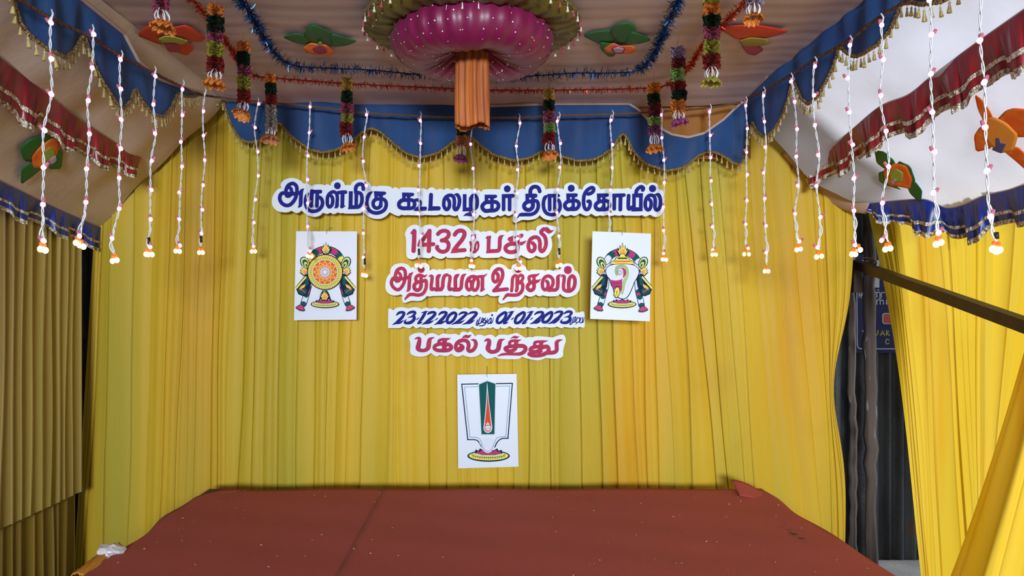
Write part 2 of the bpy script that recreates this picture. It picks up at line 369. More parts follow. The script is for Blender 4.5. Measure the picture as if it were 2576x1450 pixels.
# turned-up fold at the far right corner
P = np.array([[[1.17+.17*u, 3.40+.12*v-.10*u*u, ST+.012+.05*v*(1-.5*u)*math.sin(1.2+u)-.05*u*u] for v in np.linspace(0, 1, 8)] for u in np.linspace(0, 1.1, 12)])
o = MB().grid(P).build('carpet_fold', 'carpet_red', smooth=True, thick=.004); tag(o, 'turned-up red cloth fold at the far right corner of the stage', 'cloth')
# crumbs
b = MB()
for i in range(90):
    x, y = rng.uniform(-1.3, 1.3), rng.uniform(2.3, 3.5); s = rng.uniform(.0012, .0032); a = rng.uniform(0, 6)
    c = np.array((x, y, ST+.0125)); d = np.array((math.cos(a), math.sin(a), 0))*s*1.8; e = np.array((-math.sin(a), math.cos(a), 0))*s*.7; u = np.array((0, 0, s))
    b.add([c-d, c+e, c+d, c-e, c+u], [(0, 1, 4), (1, 2, 4), (2, 3, 4), (3, 0, 4), (3, 2, 1, 0)])
o = b.build('crumbs', 'crumb'); stuff(o); tag(o, 'tiny pale crumbs scattered over the red carpet', 'crumbs')
# crumpled white plastic and orange cloth at the left edge
def crumple(c, r, seed, sc=(1, 1, 1)):
    q = np.random.default_rng(seed); b = MB(); n, m_ = 16, 10
    K = q.normal(size=(6, 3))*2.6; ph = q.uniform(0, 6.28, 6)
    G = np.zeros((n, m_, 3))
    for i in range(n):
        for j in range(m_):
            a = 2*math.pi*i/n; t = math.pi*j/(m_-1); d = np.array((math.cos(a)*math.sin(t), math.sin(a)*math.sin(t), math.cos(t)))
            R = r*(1+.16*sum(math.sin(K[k]@d+ph[k]) for k in range(6)))
            G[i, j] = np.array(c)+d*R*np.array(sc)
    return b.grid(G, True)
pc = onZ(276, 1392, -.905)
o = crumple((pc[0], pc[1], ST+.016), .03, 3, (1.1, 1.3, .55)).build('plastic_bag', 'plastic_white'); tag(o, 'crumpled white plastic scrap on the left edge of the stage', 'bag')
ps = [(-1.362, 2.45, ST+.006), (-1.362, 2.55, ST+.012), (-1.365, 2.64, ST+.014), (-1.36, 2.72, ST+.018)]
G = np.array([[p+np.array((q*.022-.006, 0, -.012*q*q+.004*math.sin(9*q+i))) for q in np.linspace(-1, 1, 9)] for i, p in enumerate(crs(ps, 6))])
o = MB().grid(G).build('cloth_strip', 'cloth_orange', smooth=True, thick=.003); tag(o, 'thin ochre cloth strip lying along the left edge of the carpet', 'cloth')

# ---- behind the right-hand gap: posts, rail, sign
def post(px0, py0, px1, py1, D, r, name, label, seed, knob=None, foot=True):
    q = np.random.default_rng(seed)
    A = at(px0, py0, D); B = at(px1, py1, D)
    if foot: B = A+(B-A)*((A[2])/(A[2]-B[2]))
    T = np.linspace(0, 1, 26); P = A+(B-A)*T[:, None]
    P[1:-1, 0] += q.normal(size=24)*.0035
    R = r*(1+.08*np.sin(T*17+seed)+.05*q.normal(size=26))
    if knob: R[knob] *= 1.22
    o = MB().tube(P, R, 12).build(name, 'timber_grey', smooth=True); tag(o, label, 'post'); return o
post(2186, 530, 2192, 1390, 4.05, .031, 'timber_post', 'round rough timber post standing in front of the navy sign', 4, 9)
post(2141, 640, 2146, 1390, 4.28, .022, 'timber_post', 'thinner dark timber post behind the right edge of the backdrop curtain', 9)
A = at(2150, 664, 3.98); B = at(2600, 826, 2.42)
d = (B-A)/np.linalg.norm(B-A); up = np.array((0, 0, 1.)); s_ = np.cross(d, up); s_ /= np.linalg.norm(s_); u_ = np.cross(s_, d)
B2 = B+d*.9
def bar(A, B, hw, hh, s_, u_):
    vs = [P+i*hw*s_+j*hh*u_ for P in (A, B) for i, j in ((-1, -1), (1, -1), (1, 1), (-1, 1))]
    return MB().add(vs, [(0, 1, 2, 3), (7, 6, 5, 4), (0, 4, 5, 1), (1, 5, 6, 2), (2, 6, 7, 3), (3, 7, 4, 0)])
rl_ = thing('hand_rail', 'brown rusty iron rail slanting down across the right curtain', 'rail', (A[0], A[1], A[2]-.2))
bar(A, B2, .022, .022, s_, u_).build('rail_bar', 'iron_brown', rl_)
Cc = at(2156, 662, 3.98); MB().box((Cc[0]-.028, Cc[1]-.02, Cc[2]-.16), (Cc[0]+.02, Cc[1]+.02, Cc[2]+.01)).build('end_plate', 'iron_brown', rl_)
b = MB(); c0 = at(2184, 672, 4.02)
for k in range(5):
    th = np.linspace(0, 2*math.pi, 20); b.tube(np.stack([c0[0]+.04*np.cos(th), c0[1]+.04*np.sin(th), c0[2]+.012*k-.02+.02*np.sin(th+k)], 1), .003, 5, False)
b.build('tie_wire', 'rope_brown', rl_, smooth=True)
# navy sign
SD = 4.36
def sx(px, py, dy=0): p = at(px, py, SD); p[1] -= dy; return p
sg = thing('warning_sign', 'navy blue board with white and lime lettering half hidden by the curtain', 'sign', sx(2230, 890))
a0, a1 = sx(2148, 640), sx(2330, 888)
MB().box((a0[0], SD, a1[2]), (a1[0], SD+.015, a0[2])).build('board', 'sign_navy', sg)
def ribbon(P, wdt, mb, plane, dz):
    """flat painted stroke through 2-D points (with a width each) on plane(x, y, lift)"""
    P = np.asarray(P, float); W = np.broadcast_to(np.asarray(wdt, float), (len(P),))
    T = np.gradient(P, axis=0); T /= np.linalg.norm(T, axis=1)[:, None]+1e-9; Nn = np.stack([-T[:, 1], T[:, 0]], 1)
    Lf = P+Nn*W[:, None]/2; Rt = P-Nn*W[:, None]/2
    n = len(P); g = [dz+.00025*i/n for i in range(n)]
    vs = [plane(*q, z_) for q, z_ in zip(Lf, g)]+[plane(*q, z_) for q, z_ in zip(Rt, g)]
    mb.add(vs, [(i, i+1, n+i+1, n+i) for i in range(n-1)])
    for q, w_, z_ in ((P[0], W[0], dz-.00006), (P[-1], W[-1], dz+.00031)):
        if w_ > 1e-3:
            th = np.linspace(0, 2*math.pi, 15)[:-1]
            mb.add([plane(q[0]+w_/2*math.cos(t), q[1]+w_/2*math.sin(t), z_) for t in th], [tuple(range(14))])
    return mb
def poly(pts, mb, plane, dz):
    from mathutils.geometry import tessellate_polygon
    pts = [(float(a), float(b_)) for a, b_ in pts]
    tr = tessellate_polygon([[Vector((a, b_, 0)) for a, b_ in pts]])
    return mb.add([plane(a, b_, dz) for a, b_ in pts], [tuple(t) for t in tr])
spl = lambda x, y, dz: sx(x, y, .001+dz)
ribbon(crs([(2155, 700), (2156, 800), (2157, 868), (2165, 877), (2180, 878), (2330, 878)], 5), 2.2, MB(), spl, 0).build('border', 'sign_white', sg)
b = MB(); poly([(2166, 655), (2212, 655), (2212, 724), (2166, 724)], b, spl, 0); b.build('white_panel', 'sign_white', sg)
b = MB()
for s in ([(2161, 733), (2161, 748)], [(2161, 736), (2169, 734), (2170, 742), (2163, 743)], [(2167, 733), (2166, 750)], [(2173, 733), (2173, 748), (2178, 748)], [(2199, 748), (2199, 738), (2204, 735), (2206, 748)], [(2206, 737), (2213, 736), (2213, 748)], [(2217, 748), (2217, 738), (2225, 736)], [(2206, 766), (2206, 756), (2213, 755), (2214, 766)], [(2214, 757), (2221, 756), (2222, 766)], [(2230, 756), (2230, 766), (2238, 756)]):
    ribbon(crs(s, 4), 2.2, b, spl, 0)
ribbon([(2208, 730), (2210, 730)], 3, b, spl, 0); ribbon([(2213, 751), (2215, 751)], 3, b, spl, 0)
b.build('lettering', 'sign_white', sg)
b = MB()
for s in ([(2169, 832), (2174, 838), (2179, 832)], [(2174, 838), (2174, 844)], [(2200, 832), (2200, 841), (2204, 844), (2208, 841), (2208, 832)], [(2215, 844), (2220, 832), (2225, 844)], [(2217, 840), (2223, 840)], [(2236, 856), (2231, 853), (2227, 860), (2230, 866), (2236, 864)], [(2188, 832), (2183, 838), (2188, 844), (2193, 838), (2188, 832)], [(2230, 844), (2230, 832), (2236, 834), (2231, 839), (2237, 844)]):
    ribbon(np.array(s, float), 2.6, b, spl, 0)
b.build('lettering', 'sign_lime', sg)
b = MB(); poly([(2219, 792), (2224, 788), (2290, 788), (2290, 816), (2224, 816), (2219, 812)], b, spl, 0); b.build('panel_frame', 'sign_white', sg)
b = MB(); poly([(2222, 793), (2226, 790), (2288, 790), (2288, 814), (2226, 814), (2222, 811)], b, spl, .0006); b.build('coral_panel', 'sign_coral', sg)
# ================================================================== canopies
def canopy(side, Bpx, sag, label, seed, mname):
    """cloth from the ceiling edge down to the frilled lower edge"""
    q = np.random.default_rng(seed)
    Bc = crs([onC(*p) for p in Bpx], 10)
    front = np.array([side*1.95, .9, H+CE-SL*.65]); Bc = np.vstack([front[None], Bc]) if Bc[0][1] < Bc[-1][1] else np.vstack([front[None], Bc[::-1]])
    n, m_ = 90, 46
    Bc = resample(Bc, n); A = np.stack([np.full(n, side*1.3), np.linspace(.9, 3.69, n), np.full(n, H+CE)], 1)
    G = np.zeros((n, m_, 3)); nr = np.array([side*SL, 0, 1]); nr /= np.linalg.norm(nr)
    for i in range(n):
        s = i/(n-1)
        for j in range(m_):
            v = j/(m_-1); p = A[i]+(Bc[i]-A[i])*v
            wv = .010*math.sin(s*23+v*5+seed)*math.sin(math.pi*v)+.005*math.sin(s*61+3*v)*math.sin(math.pi*v)+.006*math.sin(v*16+s*9)
            p = p+nr*wv+np.array([0, 0, -sag*math.sin(math.pi*v)*max(0, (s-.86)/.14)**1.5])
            G[i, j] = p
    o = MB().grid(G).build('side_canopy', mname, smooth=True); tag(o, label, 'canopy')
    return G
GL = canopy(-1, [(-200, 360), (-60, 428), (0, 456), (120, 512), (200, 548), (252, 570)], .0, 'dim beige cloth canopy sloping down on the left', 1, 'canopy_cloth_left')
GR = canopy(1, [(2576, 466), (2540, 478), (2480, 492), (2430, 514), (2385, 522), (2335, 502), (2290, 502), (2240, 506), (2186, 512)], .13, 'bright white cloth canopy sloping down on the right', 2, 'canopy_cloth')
# rolled beige lining at the back edge of the right canopy
cv = crs([onC(1960, 372), onC(2010, 460), onC(2060, 500), onC(2120, 520), onC(2186, 520)], 8)
cu = crs([onC(2010, 350), onC(2050, 405), onC(2100, 440), onC(2150, 480), onC(2190, 505)], 8)
G = np.array([[a+(c-a)*v+np.array([-.02, 0, -.05])*math.sin(math.pi*v) for v in np.linspace(0, 1, 9)] for a, c in zip(cv, cu)])
o = MB().grid(G).build('canopy_lining', 'canopy_lining', smooth=True, thick=.004); tag(o, 'sagging beige lining fold at the back edge of the right canopy', 'cloth')

# ---- gathered frills with two sequin ribbons
def frill(top, drop, side, m_, waves, label, name, seed, taper=None):
    """top: 3-D polyline, drop: hem length along it"""
    q = np.random.default_rng(seed); n = 260
    T = resample(crs(top, 10), n); dr = np.interp(np.linspace(0, 1, n), np.linspace(0, 1, len(drop)), drop)
    tg = np.gradient(T, axis=0); tg /= np.linalg.norm(tg, axis=1)[:, None]
    out = np.array([-side*.8, -.35, -.25]); out /= np.linalg.norm(out)
    ph = np.cumsum(q.uniform(.6, 1.4, n)); ph = ph/ph[-1]*waves*2*math.pi
    ph2 = np.cumsum(q.uniform(.4, 1.6, n)); ph2 = ph2/ph2[-1]*waves*.37*2*math.pi
    def P(i, v, lift=0):
        big = math.sin(ph2[i]); sm = math.sin(ph[i])
        hang = np.array([side*.25, 0, -1.0]); hang /= np.linalg.norm(hang)
        # hem steps: the hem is longer where a box fold comes forward
        L = dr[i]*(1+.10*np.tanh(4*big))
        return T[i]+hang*L*v+out*(.012+v*(.011*sm+.005*math.sin(2.7*ph[i])+.020*np.tanh(3*big)+.014)+lift)+tg[i]*v*.018*math.cos(ph2[i])
    r = thing(name, label, 'frill', T[n//2]-np.array([0, 0, dr[n//2]]))
    vs = np.linspace(0, 1, 12)
    MB().grid(np.array([[P(i, v) for v in vs] for i in range(n)])).build('ruffle', m_, r, smooth=True)
    for v0, v1 in ((.58, .68), (.86, 1.0)):
        MB().grid(np.array([[P(i, v, .0035) for v in (v0, (v0+v1)/2, v1)] for i in range(n)])).build('sequin_ribbon', 'sequin_ribbon', r)
    MB().tube(T+out*.006, .005, 6).build('top_cord', 'edge_cord', r, smooth=True)
    return r
frill([onC(*p) for p in ((-260, -60), (-100, 70), (0, 148), (110, 232), (200, 302), (290, 360), (352, 396))], [.15, .15, .15, .14, .135, .12, .09], -1, 'satin_red', 15, 'dark red satin frill with sequin ribbons across the left canopy', 'satin_frill', 1)
frill([onC(*p) for p in ((-260, 330), (-100, 410), (0, 456), (120, 514), (200, 550), (250, 572))], [.115, .115, .115, .11, .11, .11], -1, 'satin_blue', 12, 'royal blue satin frill along the lower edge of the left canopy', 'satin_frill', 2)
frill([onC(*p) for p in ((2800, -120), (2660, -30), (2576, 28), (2450, 116), (2350, 190), (2290, 238), (2215, 270), (2130, 340), (2070, 376), (2012, 392))], [.15, .15, .155, .15, .145, .145, .145, .15, .16], 1, 'satin_red', 18, 'glossy red satin frill with sequin ribbons across the right canopy', 'satin_frill', 3)
frill([onC(*p) for p in ((2760, 420), (2640, 448), (2576, 466), (2540, 478), (2480, 492), (2430, 514), (2385, 522), (2335, 502), (2290, 502), (2240, 506), (2188, 512))], [.13, .13, .13, .13, .145, .15, .15, .15, .14, .10, .03], 1, 'satin_blue', 12, 'royal blue satin frill along the lower edge of the right canopy', 'satin_frill', 4)

# ---- scalloped valances with braid and tassels
tm = MB().lathe([(.0009, 0), (.0009, -.010), (.0034, -.0125), (.0034, -.016), (.0022, -.019), (.0036, -.022), (.0066, -.040), (.0008, -.041)], seg=6)
TASSEL = bpy.data.meshes.new('tassel'); TASSEL.from_pydata(tm.v, [], tm.f); TASSEL.materials.append(M['gold_tassel'])
def valance(Tpx, Bpx, place, mname, label, gap, out, seed):
    q = np.random.default_rng(seed)
    Tpx = np.array(sorted(Tpx), float); Bs = np.array(sorted(Bpx), float)
    xs = np.linspace(Bs[0, 0], Bs[-1, 0], 300)
    ty = np.interp(xs, Tpx[:, 0], Tpx[:, 1])
    # smooth lobes, sharp cusps (a cusp is a local high point)
    by = np.interp(xs, Bs[:, 0], Bs[:, 1])
    k = np.array([.25, .5, .25])
    for _ in range(2): by[1:-1] = np.convolve(by, k, 'valid')
    c = place(xs[150], by[150]); r = thing('scalloped_valance', label, 'valance', c)
    out = np.array(out)
    G = np.zeros((300, 14, 3)); E = []
    for i, x in enumerate(xs):
        a, b_ = place(x, ty[i]), place(x, by[i])
        for j, v in enumerate(np.linspace(0, 1, 14)):
            G[i, j] = a+(b_-a)*v+out*(.010*math.sin(x*.045+seed)*v+.006*math.sin(x*.11)*math.sin(math.pi*v))
        E.append(G[i, -1])
    E = np.array(E)
    MB().grid(G).build('cloth', mname, r, smooth=True)
    MB().tube(G[:, 0]+out*.004, .007, 6).build('top_cord', 'edge_cord', r, smooth=True)
    dd = np.r_[0, np.cumsum(np.linalg.norm(np.diff(E, axis=0), axis=1))]
    nb = int(dd[-1]/.006); sb = np.linspace(0, dd[-1], nb); Eb = np.stack([np.interp(sb, dd, E[:, kx]) for kx in range(3)], 1)
    MB().tube(Eb+out*.004+q.normal(size=Eb.shape)*.0007, .0065*(1+.18*np.sin(np.arange(nb)*2.2)), 6).build('gold_braid', 'gold_braid', r)
    for s in np.arange(gap/2, dd[-1], gap):
        p = np.array([np.interp(s, dd, E[:, kx]) for kx in range(3)])+out*.006+np.array([0, 0, -.004])
        o = link('tassel', TASSEL, r, p); o.rotation_euler = (q.normal()*.08, q.normal()*.08, q.uniform(0, 3)); s_ = q.uniform(.85, 1.15); o.scale = (s_, s_, s_)
    return r
valance([(545, 236), (590, 240), (870, 244), (1140, 262), (1240, 267), (1400, 262), (1582, 262), (1605, 276), (1640, 312), (1690, 339), (1730, 346), (1770, 336), (1820, 301), (1850, 272), (1878, 250)],
        [(545, 240), (562, 250), (575, 290), (590, 330), (604, 350), (622, 358), (650, 354), (675, 335), (692, 312), (700, 306), (712, 318), (735, 345), (775, 374), (812, 384), (850, 378), (885, 355), (915, 328), (935, 322), (955, 331), (985, 357), (1020, 386), (1060, 396), (1105, 384), (1150, 352), (1180, 338), (1196, 354), (1240, 390), (1292, 405), (1335, 396), (1366, 378), (1378, 378), (1408, 394), (1455, 405), (1500, 400), (1538, 376), (1560, 342), (1568, 335), (1578, 348), (1592, 380), (1625, 412), (1676, 431), (1718, 423), (1760, 390), (1783, 380), (1808, 388), (1845, 412), (1868, 416), (1874, 380), (1880, 330)],
        lambda x, y: at(x, y, 3.66), 'valance_blue', 'blue scalloped valance with gold fringe across the back of the stage', .031, (0, -1, 0), 1)
valance([(-200, -320), (-60, -170), (205, 0), (310, 85), (345, 152), (400, 200), (470, 224), (505, 232)],
        [(-200, -160), (-120, -90), (-60, -70), (0, -60), (30, -10), (52, 50), (80, 92), (115, 127), (158, 146), (188, 132), (206, 100), (216, 90), (230, 150), (252, 212), (282, 258), (310, 274), (330, 258), (345, 220), (358, 252), (380, 288), (400, 294), (424, 272), (442, 240), (450, 234), (470, 242), (490, 244), (505, 236)],
        lambda x, y: onX(x, y, -1.28), 'valance_blue_y', 'blue scalloped valance with gold fringe along the left ceiling edge', .033, (1, 0, 0), 2)
valance([(2560, -320), (2330, -160), (2120, 0), (2085, 40), (2050, 88), (1985, 117), (1930, 195), (1882, 242), (1874, 254)],
        [(2560, -130), (2480, -60), (2420, -40), (2376, 4), (2330, 12), (2292, 6), (2262, 10), (2252, 45), (2240, 80), (2215, 115), (2180, 135), (2145, 143), (2125, 133), (2110, 116), (2100, 165), (2085, 205), (2065, 245), (2040, 263), (2015, 250), (1998, 215), (1990, 196), (1980, 250), (1965, 300), (1945, 335), (1928, 346), (1910, 330), (1896, 304), (1886, 340), (1874, 400)],
        lambda x, y: onX(x, y, 1.28), 'valance_blue_y', 'blue scalloped valance with gold fringe along the right ceiling edge', .033, (-1, 0, 0), 3)
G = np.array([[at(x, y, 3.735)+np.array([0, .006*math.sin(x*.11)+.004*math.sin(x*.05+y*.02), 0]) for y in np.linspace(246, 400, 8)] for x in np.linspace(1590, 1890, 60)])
o = MB().grid(G).build('shaded_curtain_strip', 'curtain_shade_brown', smooth=True); tag(o, 'brownish-orange strip coloured as the shaded curtain above the sag of the blue valance', 'cloth')  # added strip: ceiling shade on the curtain top, done as a darker colour

# ---- ropes carrying the lights
def rope(P, label, r=.0055):
    P = resample(crs(P, 10), 240); P = P+rng.normal(size=P.shape)*.0006
    o = MB().tube(P, r*(1+.15*np.sin(np.arange(240)*1.3)), 6).build('rope', 'rope_brown', smooth=True); tag(o, label, 'rope')
rope([onX(x, y, -1.24) for x, y in ((-200, -150), (65, 8), (135, 50), (225, 92), (305, 142), (390, 186), (460, 220), (490, 236))], 'brown rope along the left valance holding the light drops')
rope([at(490, 236, 3.12), at(516, 240, 3.4)]+[at(x, y, 3.56) for x, y in ((560, 246), (650, 256), (780, 268), (920, 284), (1057, 292), (1190, 296), (1305, 295), (1406, 291), (1540, 287), (1664, 281), (1786, 271), (1862, 258))], 'thin brown rope stretched across the back valance')
rope([onX(x, y, 1.24) for x, y in ((2560, -180), (2465, -110), (2335, -30), (2215, 42), (2135, 102), (2050, 150), (1990, 188), (1921, 228), (1878, 248))], 'brown rope along the right valance holding the light drops')
# ================================================================== string lights
bm = MB().sphere((0, 0, 0), .0072, 8, 6, 1.15); BULB = bpy.data.meshes.new('bulb'); BULB.from_pydata(bm.v, [], bm.f); BULB.materials.append(M['bulb_pink']); BULB.polygons.foreach_set('use_smooth', [True]*len(BULB.polygons))
bm = MB().sphere((0, 0, 0), .0085, 8, 6, 1.1); BULBW = bpy.data.meshes.new('warm_bulb'); BULBW.from_pydata(bm.v, [], bm.f); BULBW.materials.append(M['bulb_warm']); BULBW.polygons.foreach_set('use_smooth', [True]*len(BULBW.polygons))
bm = MB().lathe([(.0015, .014), (.0045, .012), (.0052, .004), (.0048, 0), (.001, 0)], seg=7); SOCK = bpy.data.meshes.new('socket'); SOCK.from_pydata(bm.v, [], bm.f); SOCK.materials.append(M['socket_pink'])
SOCKW = SOCK.copy(); SOCKW.materials[0] = M['socket_orange']
def drop(label, group, D, top, bulbs, cluster, tape=False, end=None):
    P = [top]+[(x+random.uniform(-3, 3), y) for x, y in bulbs]
    last = cluster[0] if cluster else end
    cx = sum(c[0] for c in cluster)/len(cluster) if cluster else end[0]; cy = min(c[1] for c in cluster)-16 if cluster else end[1]
    if cy > P[-1][1]+12: P.append((cx, cy))
    else: P[-1] = (cx, cy)
    C = resample(crs(P, 12), 90); n = len(C)
    W3 = np.array([at(x, y, D) for x, y in C])
    r = thing('string_light_drop', label, 'string light', at(cx, cy+22, D), group)
    r['_o'] = list(map(float, at(cx, cy+22, D)))
    b = MB()
    tw = np.arange(n)*.62
    for s in (0, math.pi):
        Q = W3.copy(); Q[:, 0] += .0024*np.cos(tw+s); Q[:, 1] += .0024*np.sin(tw+s); b.tube(Q, .0018, 5)
    k = int(n*.86); Q = W3[k:].copy(); Q[:, 0] += .007*np.sin(np.linspace(0, 6.3, len(Q))); Q[:, 1] -= .004; b.tube(Q, .0024, 5)
    t = W3[0]; b.tube([t+np.array([0, 0, .02]), t+np.array([.006, -.004, .006]), t+np.array([0, -.006, -.02])], .0028, 5)
    b.build('wire', 'wire_white', r, smooth=True)
    for x, y in bulbs:
        p = at(x, y, D-.006); sd = random.choice((-1, 1))
        o = link('bulb', BULB, r, p); tl = random.uniform(-.7, .7); o.rotation_euler = (0, tl, 0)
        s = link('socket', SOCK, o, p+np.array([.006*math.sin(tl), 0, .006])); s.rotation_euler = (0, 0, 0)
    for i, (x, y) in enumerate(cluster):
        p = at(x, y, D-.008+.006*(i % 2)); o = link('warm_bulb', BULBW, r, p)
        s = link('socket', SOCKW, o, p+np.array([(cx-x)/F*D*.3, 0, .007]))
    if tape and cluster: MB().tube([at(cx, cy-26, D-.004), at(cx+1, cy-10, D-.006)], .0055, 7).build('tape', 'tape_black', r, smooth=True)
    return r
GLD, GBK, GRT = 'light drops along the left rope', 'light drops along the back rope', 'light drops along the right rope'
DL = [
 ('leftmost string-light drop, hanging in front of the green-leaved left flower', GLD, 'L', (130, 42), [(128, 57), (129, 148), (129, 237), (112, 328), (110, 421), (108, 515), (110, 606)], [(102, 627), (114, 630)], 0),
 ('string-light drop ending on the left blue frill, second from the left', GLD, 'L', (233, 78), [(236, 86), (232, 171), (222, 253), (225, 337), (218, 425), (216, 509), (200, 594)], [(191, 611), (200, 617), (210, 621)], 0),
 ('string-light drop with the lowest end of the left rope, third from the left', GLD, 'L', (306, 142), [(303, 150), (304, 224), (305, 301), (304, 374), (300, 448), (300, 525), (282, 600)], [(283, 657), (294, 655)], 0),
 ('fourth string-light drop from the left, with black tape near its end', GLD, 'L', (390, 180), [(391, 192), (386, 263), (390, 336), (382, 405), (381, 478), (379, 552), (378, 622)], [(367, 640), (373, 641), (383, 641)], 1),
 ('fifth string-light drop from the left, at the left corner of the backdrop', GLD, 'L', (461, 213), [(459, 225), (459, 290), (455, 357), (458, 419), (451, 484), (451, 552), (453, 618)], [(442, 632), (452, 633)], 0),
 ('sixth string-light drop from the left, with a long black tape, by the corner', GLD, 'L', (516, 232), [(512, 280), (512, 341), (515, 403), (511, 466), (509, 528), (507, 588)], [(501, 636), (510, 636)], 1),
 ('string-light drop lighting a yellow patch of curtain left of the wheel poster', GBK, 3.56, (649, 254), [(651, 262), (642, 321), (649, 382), (650, 442), (643, 502), (639, 560), (638, 620)], [(633, 633), (642, 633)], 0),
 ('string-light drop ending in front of the wheel poster', GBK, 3.56, (780, 265), [(780, 269), (778, 334), (775, 392), (774, 452), (774, 511), (774, 570), (780, 632)], [(774, 645), (784, 646)], 0),
 ('string-light drop just right of the wheel poster', GBK, 3.56, (920, 283), [(922, 289), (916, 345), (914, 406), (921, 467), (915, 525), (914, 587), (914, 648)], [(913, 692), (921, 694)], 1),
 ('string-light drop over the numeral four of the small red sign', GBK, 3.56, (1057, 291), [(1057, 304), (1058, 361), (1054, 417), (1052, 478), (1052, 537), (1059, 594)], [(1048, 668), (1059, 671)], 1),
 ('string-light drop below the orange hanging tube, centre of the backdrop', GBK, 3.56, (1192, 298), [(1193, 305), (1184, 363), (1190, 424), (1194, 481), (1191, 540), (1190, 598), (1186, 656)], [(1183, 670), (1191, 671)], 0),
 ('string-light drop just right of the centre, its end over a red dot of the lettering', GBK, 3.56, (1305, 296), [(1308, 310), (1299, 368), (1302, 427), (1301, 486), (1298, 541), (1302, 601), (1310, 659)], [(1300, 676), (1309, 676)], 0),
 ('string-light drop just right of the small red numeral sign', GBK, 3.56, (1406, 292), [(1402, 305), (1410, 361), (1408, 421), (1403, 477), (1401, 535), (1406, 594)], [(1402, 670), (1411, 667)], 1),
 ('string-light drop vanishing behind the top of the conch poster', GBK, 3.56, (1540, 288), [(1537, 303), (1541, 364), (1540, 422), (1536, 478), (1533, 539)], [], 0),
 ('string-light drop just right of the conch poster', GBK, 3.56, (1664, 282), [(1663, 289), (1665, 347), (1670, 403), (1671, 460), (1669, 521), (1669, 580), (1669, 638)], [(1667, 653), (1676, 654)], 0),
 ('string-light drop under the sagging part of the blue valance', GBK, 3.56, (1786, 272), [(1785, 282), (1787, 341), (1788, 397), (1789, 455), (1790, 514), (1792, 571), (1793, 629)], [(1792, 641), (1801, 641)], 0),
 ('first string-light drop of the right rope, at the corner of the valances', GRT, 3.45, (1876, 254), [(1876, 266), (1880, 324), (1878, 383), (1880, 440), (1879, 505), (1876, 564), (1882, 625)], [(1872, 640), (1884, 640)], 0),
 ('second string-light drop of the right rope, the one reaching lowest', GRT, 'R', (1921, 230), [(1921, 241), (1923, 306), (1925, 370), (1921, 435), (1924, 500), (1927, 568), (1927, 636)], [(1924, 683), (1933, 683)], 0),
 ('third string-light drop of the right rope, left of the red frill end', GRT, 'R', (1990, 196), [(1990, 205), (1999, 256), (2005, 325), (2003, 394), (2007, 467), (2000, 538), (2011, 608)], [(2004, 629), (2014, 627)], 0),
 ('fourth string-light drop of the right rope, crossing the tip of the red frill', GRT, 'R', (2050, 156), [(2050, 167), (2048, 240), (2050, 315), (2058, 390), (2054, 468), (2064, 547), (2056, 623)], [(2054, 647), (2067, 645)], 0),
 ('string-light drop hanging beside the timber post', GRT, 'R', (2138, 104), [(2138, 114), (2132, 197), (2137, 282), (2145, 364), (2148, 449), (2148, 530), (2151, 617)], [(2143, 640), (2152, 640), (2164, 629)], 0),
 ('string-light drop crossing the green-leaved flower of the right canopy', GRT, 'R', (2216, 50), [(2218, 63), (2222, 150), (2216, 240), (2229, 330), (2235, 419), (2220, 511), (2218, 605)], [(2227, 628), (2240, 625)], 0),
 ('string-light drop ending on the right blue frill, second from the right', GRT, 'R', (2335, -28), [(2338, 0), (2343, 87), (2342, 186), (2345, 282), (2351, 382), (2348, 485), (2361, 586)], [(2355, 615), (2367, 610)], 0),
 ('rightmost string-light drop, hanging in front of the big orange flower', GRT, 'R', (2462, -110), [(2468, -20), (2465, 102), (2476, 207), (2478, 320), (2483, 430), (2492, 545)], [(2498, 627), (2507, 632), (2514, 629)], 1),
]
for lab, grp, D, top, bu, cl, tp in DL:
    if D == 'L': D = -1.23*F/(top[0]-CX); D = min(D, 3.4)
    elif D == 'R': D = min(1.23*F/(top[0]-CX), 3.4)
    drop(lab, grp, D, top, bu, cl, tp, (1535, 592))

# ================================================================== flower garlands
GC = dict(o=((206, 112, 40), (220, 150, 66)), g=((20, 52, 28), (10, 30, 20)), p=((146, 52, 82), (176, 104, 130)), y=((172, 164, 70), (150, 140, 46)), r=((146, 38, 34), (124, 26, 30)),
          d=((108, 28, 38), (132, 42, 50)), m=((144, 118, 146), (170, 150, 170)), l=((126, 158, 80), (160, 178, 108)), u=((130, 52, 104), (164, 92, 138)), k=((186, 112, 78), (206, 144, 94)), a=((172, 134, 56), (190, 152, 74)), w=((162, 152, 126), (146, 128, 146)))
for k_, (a_, c_) in GC.items(): mat('crepe_'+k_, a_, .7, var=[(c_, (90, 90, 160), .45, .6, 2)], trans=.2)
mat('strand_white', (206, 206, 214), .6)
def ruffle_stack(c, R, L, q, step=.0052):
    b = MB(); n = max(2, int(L/step)); m_ = 28
    for i in range(n):
        z0 = c[2]-L*(i+.5)/n; ph = q.uniform(0, 6.28); kk = q.integers(3, 7); Rj = R*q.uniform(.9, 1.06); am = step*1.1; ox, oy = q.normal(size=2)*R*.05
        G = np.zeros((m_, 3, 3))
        for k in range(m_):
            a = 2*math.pi*k/m_
            for j, rr in enumerate((.12, .6, 1.0)):
                rad = Rj*rr*(1+.04*rr*math.sin(kk*2*a+ph*2))
                G[k, j] = (c[0]+ox+rad*math.cos(a), c[1]+oy+rad*math.sin(a), z0+am*rr*math.sin(kk*a+ph)-.004*rr)
        b.grid(G, True)
    return b
